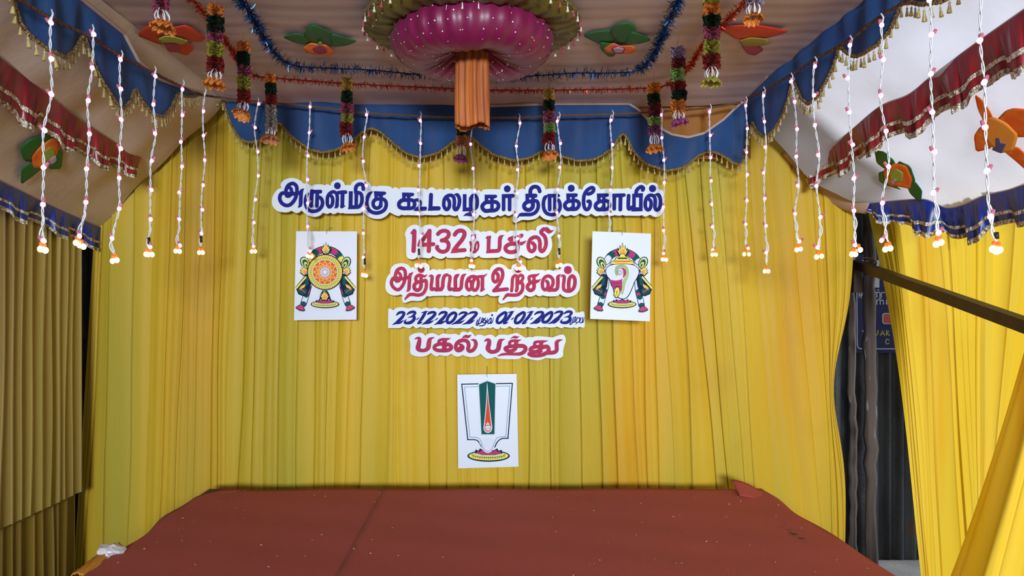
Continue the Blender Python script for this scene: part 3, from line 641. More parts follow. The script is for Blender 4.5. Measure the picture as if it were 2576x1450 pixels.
def ruffle_flower(c, R, q, tilt):
    b = MB(); m_ = 72
    Rm = np.array([[1, 0, 0], [0, math.cos(tilt[0]), -math.sin(tilt[0])], [0, math.sin(tilt[0]), math.cos(tilt[0])]]) @ np.array([[math.cos(tilt[1]), 0, math.sin(tilt[1])], [0, 1, 0], [-math.sin(tilt[1]), 0, math.cos(tilt[1])]])
    for lay in range(5):
        ph = q.uniform(0, 6.28); kk = q.integers(9, 15); G = np.zeros((m_, 5, 3))
        for k in range(m_):
            a = 2*math.pi*k/m_
            for j, t in enumerate(np.linspace(0, 1, 5)):
                rad = R*(.12+(.88-.12*lay)*t**.8)*(1+.06*t*math.sin(kk*a*1.3+ph))
                z = R*(.35-.75*t+.14*lay*t)+R*.13*t*math.sin(kk*a+ph)+R*.08*t*math.sin(3*a+ph)
                G[k, j] = np.array(c)+Rm @ np.array((rad*math.cos(a), rad*math.sin(a), z))
        b.grid(G, True)
    return b
def garland(label, px, yw, y0, segs, yst, flower, width, D=None):
    if D is None: D = CE*F/(CY-yw)*.985
    q = np.random.default_rng(int(abs(px)+yw)); R = width/2/F*D
    fx, fy, fw, fc = flower
    r = thing('paper_garland', label, 'garland', at(fx, fy+fw*.35, D), 'paper flower garlands hung from the ceiling')
    P = [np.array([at(px, y0, D)[0]+.004, D+.01, H+CE-.012]), at(px-2, y0-6, D), at(px, y0+8, D)]
    MB().tube(P, .0016, 5).build('thread', 'thread', r)
    y = y0
    for col, ye in segs:
        c = at(px+q.normal()*1.2, y, D); ruffle_stack(c, R*q.uniform(.92, 1.06), (ye-y)/F*D, q).build('petal_section', 'crepe_'+col, r, smooth=True); y = ye
    b = MB(); a, e = at(px, y-6, D), at(fx, fy, D)
    for k in range(7):
        o = np.array([R*.65*math.cos(k*.9), R*.65*math.sin(k*.9), 0]); mid = (a+e)/2+o*1.25
        b.tube(crs([a+o*.4, mid, e+o*.7], 4), .0019, 5)
    b.build('strands', 'strand_white', r, smooth=True)
    ruffle_flower(at(fx, fy, D), fw/2/F*D, q, (q.uniform(-.5, .1), q.uniform(-.3, .3))).build('flower', 'crepe_'+fc, r, smooth=True)
garland('paper garland at the upper left ending in an orange flower over the red appliqué', 405, -190, -120, [('g', -80), ('y', -40), ('p', 27)], 48, (412, 62, 64, 'o'), 44, 2.15)
garland('paper garland with an orange tip and yellow middle, second from the left', 541, -5, 12, [('o', 40), ('g', 80), ('p', 105), ('y', 143), ('r', 180)], 196, (540, 206, 58, 'o'), 41)
garland('paper garland with a dark green band, hanging third from the left', 613, 84, 105, [('o', 130), ('g', 165), ('p', 190), ('y', 225), ('r', 259)], 272, (610, 284, 48, 'o'), 34)
garland('paper garland ending in a pale peach flower, fourth from the left', 681, 160, 185, [('o', 208), ('g', 238), ('r', 263), ('w', 328)], 338, (680, 346, 46, 'k'), 29)
garland('paper garland in front of the second blue scallop, left of the centre', 873, 184, 195, [('a', 228), ('g', 258), ('p', 286), ('y', 308), ('r', 341)], 352, (874, 366, 40, 'o'), 31)
garland('short paper garland with a magenta flower behind the orange tube', 1160, 190, 212, [('a', 245), ('y', 280), ('p', 315), ('g', 340), ('k', 369)], 385, (1160, 396, 40, 'u'), 29, 3.42)
garland('paper garland right of the centre in front of a blue scallop', 1382, 208, 225, [('a', 252), ('g', 279), ('p', 309), ('l', 333), ('r', 362)], 377, (1382, 386, 44, 'o'), 31)
garland('paper garland with a purple lower band, near the sagging valance', 1645, 180, 208, [('o', 235), ('g', 259), ('d', 293), ('l', 315), ('u', 340)], 357, (1647, 370, 44, 'o'), 30)
garland('paper garland topped with mauve and ending in a pink flower', 1707, 92, 118, [('m', 146), ('d', 172), ('l', 205), ('r', 226), ('g', 251), ('o', 282)], 295, (1708, 304, 46, 'u'), 36)
garland('paper garland ending in a yellow flower below the red appliqué', 1790, -20, -5, [('y', 10), ('o', 38), ('g', 68), ('p', 100), ('y', 137), ('r', 172)], 186, (1790, 202, 50, 'y'), 41)
garland('paper garland at the upper right showing only lilac strands and a yellow-orange flower', 1896, -200, -140, [('g', -90), ('y', -50), ('m', 10)], 25, (1895, 42, 52, 'o'), 42, 2.05)

# ================================================================== tinsel
def tinsel(path, mname, label, name, ln, per, hang):
    C = np.array([onZ(x, y, CE-.042) for x, y in crs(path, 10)]); d = np.r_[0, np.cumsum(np.linalg.norm(np.diff(C, axis=0), axis=1))]
    q = np.random.default_rng(len(path)+int(ln*1e4)); n = int(d[-1]*per)
    r = thing(name, label, 'tinsel', C[len(C)//2]); MB().tube(C, .0028, 5).build('core_string', mname, r)
    b = MB()
    for i in range(n):
        s = q.uniform(0, d[-1]); p = np.array([np.interp(s, d, C[:, k]) for k in range(3)]); k = min(np.searchsorted(d, s), len(C)-1); t = C[k]-C[k-1]; t /= np.linalg.norm(t)+1e-9
        v = q.normal(size=3); v -= t*(v@t)*.6; v /= np.linalg.norm(v); v = v+np.array([0, 0, -hang]); v /= np.linalg.norm(v)
        L = ln*q.uniform(.6, 1.2); sd = np.cross(v, q.normal(size=3)); sd /= np.linalg.norm(sd); wd = q.uniform(.0009, .0017); md = p+v*L*.55+sd*q.normal()*.004
        b.add([p-sd*wd, p+sd*wd, md+sd*wd, md-sd*wd, p+v*L+sd*wd*.4, p+v*L-sd*wd*.4], [(0, 1, 2, 3), (3, 2, 4, 5)])
    o = b.build('tinsel_strips', mname, r); stuff(o)
tinsel([(575, -40), (606, 0), (640, 52), (668, 98), (700, 142), (745, 166), (830, 172), (930, 176), (1010, 184), (1100, 190), (1190, 194), (1280, 194), (1360, 190), (1450, 184), (1545, 184), (1605, 176), (1640, 140), (1668, 85), (1692, 30), (1720, -30)], 'tinsel_blue', 'shiny blue tinsel garland looped around the round cloth ornament', 'tinsel_garland', .030, 900, .35)
tinsel([(455, -30), (484, 0), (530, 52), (580, 120), (608, 164), (640, 190), (720, 199), (870, 210), (1000, 217), (1120, 222), (1240, 227), (1400, 227), (1560, 224), (1650, 220), (1694, 206), (1735, 165), (1775, 105), (1840, 38), (1880, 0), (1915, -40)], 'tinsel_red', 'thin copper-red tinsel garland looped below the blue one', 'tinsel_garland', .021, 900, .5)

# ================================================================== round cloth ornament
MX, MY = (1188-CX)/F*2.6, 2.6
orn = thing('cloth_ornament', 'big round ceiling ornament of olive and magenta satin with an orange tube', 'ornament', (MX, MY, H+.62))
def rev(prof, seg, fn=None):
    G = np.zeros((seg, len(prof), 3))
    for k in range(seg):
        a = 2*math.pi*k/seg
        for j, (r_, z) in enumerate(prof):
            dr, dz = fn(a, j/(len(prof)-1), r_) if fn else (0, 0)
            G[k, j] = (MX+(r_+dr)*math.cos(a), MY+(r_+dr)*math.sin(a), H+z+dz)
    return G
op = [(.376, .985), (.380, .972), (.374, .962), (.35, .950), (.30, .945), (.25, .955), (.20, .965)]
ow = lambda a, t, r_: (0, .004*math.sin(38*a+3*t)+.004*math.sin(11*a+9*t)+.003*math.sin(t*30+4*math.sin(3*a)))
ol = MB().grid(rev(op, 160, ow), True).build('olive_disc', 'velvet_olive', orn, smooth=True)
mp_ = [(.262, .975), (.270, .965), (.276, .945), (.282, .92), (.279, .895), (.265, .868), (.24, .845), (.205, .832), (.17, .832), (.13, .845), (.09, .866), (.05, .885)]
mw = lambda a, t, r_: (.0045*abs(math.sin(12*a+1.5*math.sin(3*a)))*math.sin(math.pi*min(1, t*1.1))+.003*math.sin(31*a), .005*abs(math.sin(12*a+1.5*math.sin(3*a)))*t-.012*math.sin(2*a+.5)*t*(1-t)+.008*math.sin(5*a+.6)*t*t)
mb_ = MB().grid(rev(mp_, 200, mw), True).build('magenta_puff', 'velvet_magenta', orn, smooth=True)
G = np.zeros((120, 26, 3))
for k in range(120):
    a = 2*math.pi*k/120
    for j, t in enumerate(np.linspace(0, 1, 26)):
        r_ = .050+.0125*abs(math.sin(6*a+.5*math.sin(3*t)))-.006+.004*t+.003*math.sin(2*a+2*t)
        z = .90-.282*t-(.008*math.sin(3*a+1)+.002*math.sin(13*a))*t
        G[k, j] = (MX+r_*math.cos(a), MY+r_*math.sin(a)*.85, H+z)
MB().grid(G, True).build('orange_tube', 'velvet_orange', orn, smooth=True, thick=.002)
# sequins sewn on
b = MB()
def disc(c, nrm, r_):
    nrm = np.array(nrm)/np.linalg.norm(nrm); u = np.cross(nrm, (0.3, 0.2, 1)); u /= np.linalg.norm(u); v = np.cross(nrm, u)
    b.add([c+r_*(math.cos(t)*u+math.sin(t)*v) for t in np.arange(6)*math.pi/3], [tuple(range(6))])
for G_, n_ in ((rev(mp_, 200, mw), 260), (rev(op, 160, ow), 130)):
    nu, nv = G_.shape[:2]
    for _ in range(n_):
        i, j = rng.integers(0, nu), rng.integers(1, nv-1); p = G_[i, j]
        nr = np.cross(G_[(i+1) % nu, j]-G_[i, j], G_[i, j+1]-G_[i, j]); nr /= np.linalg.norm(nr)
        t_ = np.array([MX-p[0], MY-p[1], H+1.1-p[2]]); nr = -nr if nr@t_ > 0 else nr
        disc(p+nr*.003, nr, rng.uniform(.0016, .0026))
o = b.build('sequins', 'sequin', orn); stuff(o)
bt = MB().lathe([(.0008, 0), (.0008, -.012), (.0025, -.014), (.0022, -.017), (.0055, -.030), (.0008, -.031)], seg=6)
BT = {}
for m_ in ('bead_white', 'bead_pink'):
    me = bpy.data.meshes.new('bead_tassel'); me.from_pydata(bt.v, [], bt.f); me.materials.append(M[m_]); BT[m_] = me
for R_, z_, n_ in ((.381, .972, 52), (.276, .958, 34)):
    th = np.linspace(0, 2*math.pi, 241); C = np.stack([MX+R_*np.cos(th), MY+R_*np.sin(th), H+z_-.010*np.abs(np.sin(th*n_/2))], 1)
    MB().tube(C, .0014, 5).build('bead_swag', 'gold_braid', orn)
    MB().tube(np.stack([MX+R_*np.cos(th), MY+R_*np.sin(th), np.full(241, H+z_)], 1), .003, 6).build('rim_braid', 'gold_braid', orn)
    for k in range(n_):
        a = 2*math.pi*k/n_; m_ = 'bead_white' if (k % 2 or R_ < .3) else 'bead_pink'
        link('bead_tassel', BT[m_], orn, np.array([MX+R_*math.cos(a), MY+R_*math.sin(a), H+z_-.002]))

# ================================================================== appliqué flowers
def applique(label, plane, pieces, puff=.005):
    cen = np.mean([p for _, pts in pieces for p in pts], 0); r = thing('applique_flower', label, 'flower', plane(*cen, 0), 'cloth flowers sewn to the canopy')
    for k, (m_, pts) in enumerate(pieces):
        P = np.array([q_ for i_ in range(len(pts)) for q_ in (np.array(pts[i_])*.86+np.array(pts[i_-1])*.14, np.array(pts[i_])*.86+np.array(pts[(i_+1) % len(pts)])*.14)]); c = P.mean(0); b = MB(); lift = .003+.0028*k
        n = len(P); vs = []; rings = (1.0, .8, .5, .2)
        for t in rings:
            for i, p in enumerate(P):
                z = lift+puff*(1-t*t)*.3+.001*math.sin(i*.9+k)*t
                vs.append(plane(*(c+(p-c)*t), z))
        vs.append(plane(*c, lift+puff*.3))
        fs = [(j*n+i, j*n+(i+1) % n, (j+1)*n+(i+1) % n, (j+1)*n+i) for j in range(len(rings)-1) for i in range(n)]
        fs += [((len(rings)-1)*n+i, (len(rings)-1)*n+(i+1) % n, len(rings)*n) for i in range(n)]
        b.add(vs, fs).build('leaf' if 'leaf' in m_ else 'petal', m_, r, smooth=True, thick=.002)
cz = lambda x, y, l: onZ(x, y, CE-.016-l); cc = lambda x, y, l: onC(x, y, .016+l*.6)
applique('red cloth flower with a lime ruffle on the ceiling, upper left', cz, [('petal_red', [(342, 88), (375, 62), (430, 70), (470, 62), (520, 95), (505, 107), (460, 100), (440, 112), (400, 112)]), ('petal_red', [(438, 108), (470, 106), (490, 122), (470, 140), (440, 130)]), ('petal_magenta', [(410, 106), (440, 108), (456, 122), (445, 131), (424, 130)]), ('petal_lime', [(398, 97), (412, 91), (430, 90), (452, 96), (475, 103), (460, 112), (440, 107), (420, 107), (405, 108)])])
applique('orange cloth flower on three dark green leaves, ceiling left of the round ornament', cz, [('leaf_green', [(710, 93), (740, 84), (768, 88), (790, 104), (765, 112), (740, 107)]), ('leaf_green', [(762, 88), (775, 68), (790, 62), (815, 72), (838, 84), (842, 115), (800, 118)]), ('leaf_green', [(832, 84), (870, 95), (900, 104), (870, 115), (835, 118)]), ('petal_orange', [(763, 120), (780, 108), (800, 111), (822, 113), (845, 134), (825, 140), (792, 138), (770, 132)]), ('petal_magenta', [(785, 122), (800, 115), (815, 120), (824, 133), (805, 137), (792, 132)]), ('petal_lime', [(797, 113), (805, 104), (813, 113)])])
applique('orange cloth flower with a pale eye, ceiling right of the round ornament', cz, [('leaf_green', [(1465, 90), (1490, 80), (1538, 75), (1550, 105), (1510, 112)]), ('leaf_green', [(1533, 80), (1550, 62), (1580, 56), (1600, 66), (1600, 95), (1560, 114)]), ('leaf_green', [(1588, 80), (1612, 86), (1640, 100), (1610, 110), (1570, 112)]), ('leaf_green', [(1508, 106), (1560, 112), (1545, 142), (1530, 142), (1512, 125)]), ('petal_orange', [(1518, 122), (1542, 108), (1560, 116), (1590, 115), (1600, 120), (1590, 135), (1550, 135), (1525, 132)]), ('petal_magenta', [(1537, 122), (1555, 116), (1574, 122), (1567, 135), (1545, 135)]), ('petal_lilac', [(1541, 123), (1555, 119), (1570, 123), (1564, 132), (1547, 132)])])
applique('large red cloth flower with an olive middle on the ceiling, upper right', cz, [('petal_red', [(1805, 70), (1850, 64), (1900, 62), (1950, 70), (1985, 78), (1960, 88), (1930, 95), (1880, 100), (1850, 98), (1830, 86)]), ('petal_magenta', [(1863, 112), (1905, 112), (1922, 125), (1900, 140), (1880, 136)]), ('petal_olive', [(1858, 102), (1890, 94), (1930, 98), (1936, 110), (1905, 116), (1870, 117)])])
applique('orange and lime cloth flower on green leaves sewn to the left canopy', cc, [('leaf_green', [(50, 372), (75, 350), (115, 340), (150, 330), (158, 350), (120, 380), (90, 410), (60, 405)]), ('leaf_green', [(52, 465), (54, 424), (78, 408), (110, 420), (80, 445)]), ('leaf_green', [(120, 425), (140, 385), (158, 375), (155, 425)]), ('petal_orange', [(80, 395), (100, 370), (130, 348), (150, 352), (148, 380), (130, 410), (100, 426), (82, 420)]), ('petal_lime', [(105, 386), (125, 368), (141, 384), (126, 410), (108, 405)]), ('petal_lilac', [(124, 402), (140, 390), (143, 405), (128, 416)])])
applique('orange-red round cloth flower on green leaves sewn to the right canopy', cc, [('leaf_green', [(2200, 378), (2225, 382), (2250, 405), (2254, 424), (2225, 425), (2205, 410)]), ('leaf_green', [(2210, 434), (2226, 430), (2256, 470), (2268, 478), (2225, 465), (2211, 455)]), ('leaf_green', [(2258, 404), (2290, 418), (2304, 458), (2290, 480), (2262, 440)]), ('leaf_green', [(2282, 470), (2302, 456), (2320, 480), (2318, 500), (2314, 510), (2290, 488)]), ('petal_orange', [(2221, 428), (2250, 410), (2280, 418), (2295, 450), (2290, 476), (2264, 470), (2240, 468), (2226, 450)]), ('petal_lime', [(2238, 432), (2255, 424), (2273, 436), (2270, 456), (2252, 460), (2238, 450)]), ('petal_lilac', [(2239, 456), (2256, 450), (2246, 466)])], .006)
applique('big orange cloth flower with a dark blue tuft on the right canopy', cc, [('petal_orange', [(2452, 238), (2470, 250), (2490, 278), (2502, 305), (2476, 308), (2460, 275)]), ('petal_orange', [(2506, 302), (2530, 278), (2550, 272), (2592, 276), (2592, 345), (2555, 345), (2530, 325)]), ('petal_orange', [(2450, 342), (2464, 320), (2492, 310), (2498, 372), (2455, 383)]), ('petal_orange', [(2522, 378), (2560, 368), (2592, 400), (2592, 438), (2555, 405)]), ('petal_amber', [(2470, 300), (2500, 294), (2532, 310), (2562, 340), (2550, 380), (2512, 386), (2485, 360), (2474, 330)]), ('petal_blue', [(2494, 376), (2506, 368), (2504, 348), (2514, 346), (2516, 360), (2532, 362), (2524, 376), (2520, 386), (2508, 382)])], .006)
# ================================================================== foam lettering boards
BD = 3.72
CR = dict(A=(680, 440), B=(840, 440), C=(990, 450), D=(1140, 450), E=(1290, 450), F=(1480, 450), G=(1010, 555), H=(1200, 555), I=(965, 655), J=(1120, 655), K=(1265, 655), L=(965, 765), M=(1120, 765), N=(1280, 765), O=(1020, 825), P=(1230, 825))
KS = 12.083
def cpt(c, x, y): o = CR[c]; return (o[0]+x/KS, o[1]+y/KS)
def nums(s): return [tuple(float(q) for q in t.split(',')) for t in s.split()]
def outline(parts):
    pts = []; cusp = []
    for c, s in parts:
        for t in s.split():
            k = t[0] == '*'; x, y = t.lstrip('*').split(','); pts.append(cpt(c, float(x), float(y))); cusp.append(k)
    P = np.array(pts); n = len(P); out = []
    st = cusp.index(True); idx = [(st+i) % n for i in range(n+1)]
    seg = [idx[0]]
    for i in idx[1:]:
        seg.append(i)
        if cusp[i]: out.extend(crs(P[seg], 6)[:-1].tolist()); seg = [i]
    if len(seg) > 1: out.extend(crs(P[seg], 6)[:-1].tolist())
    return np.array(out)
def board(label, parts, letters, ink, D=BD, thick=.016, tilt=0):
    from mathutils.geometry import tessellate_polygon
    ol = outline(parts); n = len(ol)
    pf = lambda x, y, dz: at(x, y, D-dz)*np.array([1, 1, 1])
    def pl(x, y, dz):            # true scale on the board plane
        p = at(x, y, D); p[1] -= dz; return p
    c = pl(ol[:, 0].mean(), ol[:, 1].max(), 0)
    r = thing('lettering_board', label, 'sign', c, 'cut-out foam lettering boards')
    tr = tessellate_polygon([[Vector((a, b_, 0)) for a, b_ in ol]])
    b = MB(); b.add([pl(x, y, 0) for x, y in ol], [tuple(t) for t in tr]); b.build('foam_face', 'foam_white', r)
    b = MB(); b.add([pl(x, y, 0) for x, y in ol]+[pl(x, y, -thick) for x, y in ol], [(i, (i+1) % n, n+(i+1) % n, n+i) for i in range(n)]); b.build('foam_edge', 'foam_edge', r)
    for crop, items in letters:
        b = MB(); k = 0
        for it in items:
            k += 1; dz = .0012+.00042*k; kind = it[0]
            if kind == 'D':
                x, y, rr = it[1:]; x, y = cpt(crop, x, y); rr /= KS
                b.add([pl(x+rr*math.cos(t), y+rr*1.02*math.sin(t), dz) for t in np.arange(24)*math.pi/12], [tuple(range(24))])
            elif kind == 'P': poly([cpt(crop, *q) for q in nums(it[1])], b, pl, dz)
            else:
                w0 = it[1]; pts = nums(it[2]); W = np.array([q[2] if len(q) > 2 else w0 for q in pts])/KS
                Q = np.array([cpt(crop, q[0], q[1]) for q in pts])
                if kind == 'L':
                    Q3 = np.column_stack([Q, W]); d = Q[-1]-Q[0]; nn = np.array([-d[1], d[0]])/np.linalg.norm(d)
                    poly([Q[0]+nn*W[0]/2, Q[-1]+nn*W[-1]/2, Q[-1]-nn*W[-1]/2, Q[0]-nn*W[0]/2], b, pl, dz)
                else:
                    Q3 = crs(np.column_stack([Q, W]), 6, closed=(kind == 'O'))
                    if kind == 'O': Q3 = np.vstack([Q3, Q3[:1]])
                    ribbon(Q3[:, :2], np.maximum(Q3[:, 2], .2), b, pl, dz)
        b.build('letter', ink, r)
    return r
S, Lq, Pq, Dq = 'S', 'L', 'P', 'D'
line1 = [
 ('A', [(S, 115, '500,640 475,540 490,430 560,315 690,265 790,340 812,470 800,600 740,760 620,900 490,935 360,870 292,750 300,640 360,565 470,560 640,585 800,570 930,540'), (S, 108, '565,375 630,430 648,530 610,620 530,655 485,600 480,520'), (S, 60, '690,540 800,560'), (Pq, '905,470 940,435 1035,410 1000,520 990,700 985,880 960,960 900,1000 835,1000 865,930 870,750 880,600')]),
 ('A', [(Lq, 118, '1225,518 1525,515'), (Dq, 1525, 512, 58), (S, 125, '1270,500 1255,700 1240,945'), (S, 115, '1432,560 1425,760 1420,955'), (S, 112, '1440,690 1530,705 1585,800 1580,930 1490,1055 1345,1112 1200,1090 1110,990 1072,860 1082,720 1120,625 1175,560,30')]),
 ('A', [(Dq, 2040, 335, 103), (S, 108, '1850,640 1895,720 1895,850 1855,950 1790,978 1740,900 1735,780 1750,660 1820,560 1920,520 2010,570 2040,700 2032,850 2020,960'), (Pq, '1935,1025 1975,960 1975,860 2090,860 2085,960 2040,1020'), (S, 112, '2075,545 2200,530 2290,530'), (Pq, '2140,580 2260,560 2250,930 2295,955 2200,1022 2140,1018 2120,980 2135,900')]),
 ('B', [(Lq, 122, '515,500 505,1000'), (Pq, '425,1050 455,930 600,925 770,925 770,1040 600,1048'), (S, 112, '690,985 790,950 848,830 850,660 810,570 740,545'), (Lq, 112, '682,560 680,960'), (S, 115, '690,640 665,490 672,385 725,310 810,285 880,320 897,440')]),
 ('B', [(Pq, '1215,498 1400,506 1540,510 1598,545 1575,600 1490,632 1490,680 1225,640'), (S, 100, '1285,560 1280,760'), (S, 100, '1432,600 1430,960'), (S, 112, '1430,742 1290,742 1205,820 1200,930 1260,1005 1345,1010 1412,950 1430,850'), (S, 112, '1400,742 1500,745 1575,810 1592,930 1540,1060 1420,1140 1270,1165 1120,1115 1030,1000 1000,850 1022,710 1070,600 1130,545,70 1195,512,12')]),
 ('C', [(Pq, '255,420 420,420 600,428 635,460 610,525 525,545 525,560 410,560 400,545 375,545 355,600 265,610'), (Lq, 100, '312,480 312,650'), (S, 100, '462,520 462,890'), (S, 122, '460,650 270,655 172,745 185,855 290,900 420,895'), (S, 112, '440,650 570,655 640,740 622,850 540,900 400,905'), (S, 100, '660,660 740,645 808,700 810,790 760,890 690,940'), (Pq, '595,975 690,865 820,850 990,848 1025,890 990,970 820,985')]),
 ('C', [(S, 125, '1140,490 1130,700 1122,900'), (S, 132, '1120,905 1370,902'), (Pq, '1040,975 1180,975 1180,830 1072,830')]),
 ('C', [(S, 112, '1640,610 1695,700 1698,830 1650,925 1585,925 1532,830 1530,710 1560,600 1640,525 1750,505 1830,570 1850,720 1840,870 1875,940 1935,915 1990,800 2005,650 1982,550 1930,490 1860,480,40')]),
 ('D', [(Lq, 116, '352,470 345,990'), (Pq, '275,995 330,875 540,875 540,990'), (S, 116, '535,600 535,850 545,1080'), (S, 112, '540,700 560,560 640,510 715,580 732,720 710,860 650,930,80'), (Pq, '300,1140 380,1055 470,1025 560,1040 700,1018 640,1090 560,1147 400,1130')]),
 ('D', [(Pq, '955,485 1290,485 1340,510 1330,570 1235,610 1235,660 1120,660 1120,600 1070,600 1060,700 955,690'), (S, 105, '1010,540 1010,710'), (S, 105, '1180,540 1180,970'), (S, 122, '1180,715 1010,715 900,800 890,890 960,970 1060,978 1180,950'), (S, 116, '1180,705 1300,712 1375,790 1355,900 1270,962 1120,972')]),
 ('D', [(Dq, 1645, 308, 105), (Pq, '1475,470 1820,458 1870,490 1855,560 1770,590 1475,590'), (S, 116, '1533,530 1533,935'), (S, 116, '1717,540 1715,940')]),
 ('E', [(S, 118, '535,500 535,360 590,270 680,242 770,275 815,370 815,385'), (Pq, '380,455 700,452 755,490 740,560 660,590 660,640 560,640 555,580 500,580 495,640 385,700'), (S, 105, '437,520 437,720'), (S, 105, '612,520 612,860'), (S, 124, '610,700 460,695 355,780 352,880 430,945 520,940 600,870 612,760'), (S, 112, '610,680 720,680 772,770 762,900 690,1020 560,1085 380,1090 250,1095 190,1120,60'), (Pq, '190,1105 150,1140 110,1228 150,1195 195,1160')]),
 ('E', [(Pq, '1055,460 1390,458 1440,500 1430,550 1350,575 1055,575'), (S, 116, '1118,530 1120,940'), (S, 116, '1282,540 1280,935'), (S, 112, '1300,640 1390,660 1435,780 1422,930 1330,1050 1180,1095 1030,1050 950,930 930,780 945,650 990,560 1055,510,40')]),
 ('E', [(Dq, 1775, 292, 107), (Pq, '1620,448 1930,442 1980,470 1960,545 1885,570 1885,620 1790,620 1790,560 1740,565 1735,640 1630,640'), (S, 100, '1685,500 1690,680'), (S, 100, '1835,500 1835,940'), (S, 118, '1835,685 1690,685 1592,765 1588,860 1660,928 1760,920 1835,860'), (S, 112, '1835,668 1940,675 2010,750 1992,850 1920,920 1780,932')]),
 ('E', [(S, 112, '2285,690 2335,690 2352,780 2310,900 2240,940 2180,880 2152,740 2158,560 2190,450 2270,340 2390,272 2455,300 2442,385 2360,450 2280,465')]),
 ('F', [(Pq, '255,448 590,445 628,480 610,540 525,560 525,640 420,640 415,570 375,575 370,650 265,650'), (S, 100, '320,500 325,690'), (S, 100, '470,500 470,950'), (S, 120, '470,690 330,695 228,785 228,880 300,938 400,925 465,850'), (S, 112, '470,672 580,682 640,770 622,870 550,930 390,942')]),
 ('F', [(Pq, '725,455 1095,442 1143,480 1125,540 1040,565 725,575'), (S, 118, '790,510 785,915'), (S, 120, '978,520 970,938')]),
 ('F', [(S, 115, '1225,515 1215,700 1215,880 1250,920 1320,870'), (Lq, 112, '1388,455 1385,990'), (Pq, '1300,1000 1335,870 1645,870 1640,990'), (Lq, 112, '1598,440 1592,990'), (Pq, '1330,460 1660,440 1655,570 1335,570'), (S, 115, '1450,480 1462,370 1530,285 1610,247 1668,290 1650,345')]),
 ('F', [(Dq, 1950, 300, 110), (S, 112, '1840,620 1898,690 1905,810 1865,920 1800,945 1742,880 1728,760 1750,630 1820,530 1920,502 2010,560 2032,700 2022,860 2060,945 2130,930 2182,820 2192,660 2162,540 2110,485 2030,478,40')]),
]
out1 = [('A', '*340,400 315,290 420,160 650,95 870,150 *1020,270 1110,265 *1240,330 1320,295 1560,292 *1650,320 1740,285 *1835,340 1870,220 2060,140 2210,200 *2280,320 2340,305'), ('B', '*510,320 580,210 780,140 960,180 1090,270 *1140,360 1220,340 *1300,365 1380,335 1680,350 *1780,420 1870,375'), ('C', '*180,320 260,262 720,275 *820,310 910,285 *1020,350 1080,285 1190,262 *1310,345 1410,300 *1530,335 1640,290 *1790,350 1910,282 *2030,340 2110,300 *2190,325 2280,295'), ('D', '*550,310 690,300 *860,400 950,325 1380,315 *1430,330 1470,190 1650,120 1810,180 *1870,320 1920,335 *1990,330 2090,300'), ('E', '*380,330 420,210 700,105 930,190 *1000,340 1080,305 1470,295 *1540,330 1590,180 1770,110 1950,180 *1995,320 2060,310 *2110,330 2180,200'), ('F', '60,120 250,170 *370,325 480,305 630,300 *720,335 800,300 1090,300 *1110,300 1210,275 *1300,320 1370,200 1570,110 1720,160 *1775,205 1850,140 1970,115 2100,170 *2155,320 2210,330 2280,400 2300,560 2310,800 2270,1000 2160,1130 2020,1160 *1880,1090 1740,1150 *1630,1100 1540,1125 *1200,1120 1120,1125 *1050,1100 930,1125 *810,1100 700,1130 *600,1090 460,1130 *360,1110 230,1140 *90,1060'), ('E', '2250,1130 *2040,1050 1900,1130 *1770,1095 1620,1140 *1490,1080 1380,1190 1170,1260 960,1220 *820,1110 700,1210 500,1255 300,1250 190,1290 90,1340 10,1300 0,1200'), ('D', '*1830,1060 1690,1130 *1580,1080 1440,1140 *1360,1100 1220,1170 *1080,1130 940,1180 *800,1090 700,1230 530,1270 230,1270 170,1200'), ('C', '*1950,1100 1850,1135 *1690,1095 1560,1110 *1420,1080 1270,1110 *920,1095 860,1115 500,1105 *430,1100 330,1110 *240,1090 120,1130'), ('B', '*1690,1140 1590,1250 1440,1330 1250,1340 1080,1290 940,1190 *850,1120 770,1170 370,1180 *270,1160 190,1170'), ('A', '*2050,1140 1930,1195 *1820,1150 1710,1190 *1590,1150 1500,1240 1320,1280 1130,1230 1020,1150 *950,1080 850,1155 760,1155 *640,1090 520,1140 400,1140 230,1110 110,1010 50,880 60,700 150,520 250,430')]
board('long white foam board with dark blue Tamil lettering, topmost of the lettering boards', out1, line1, 'paint_blue')
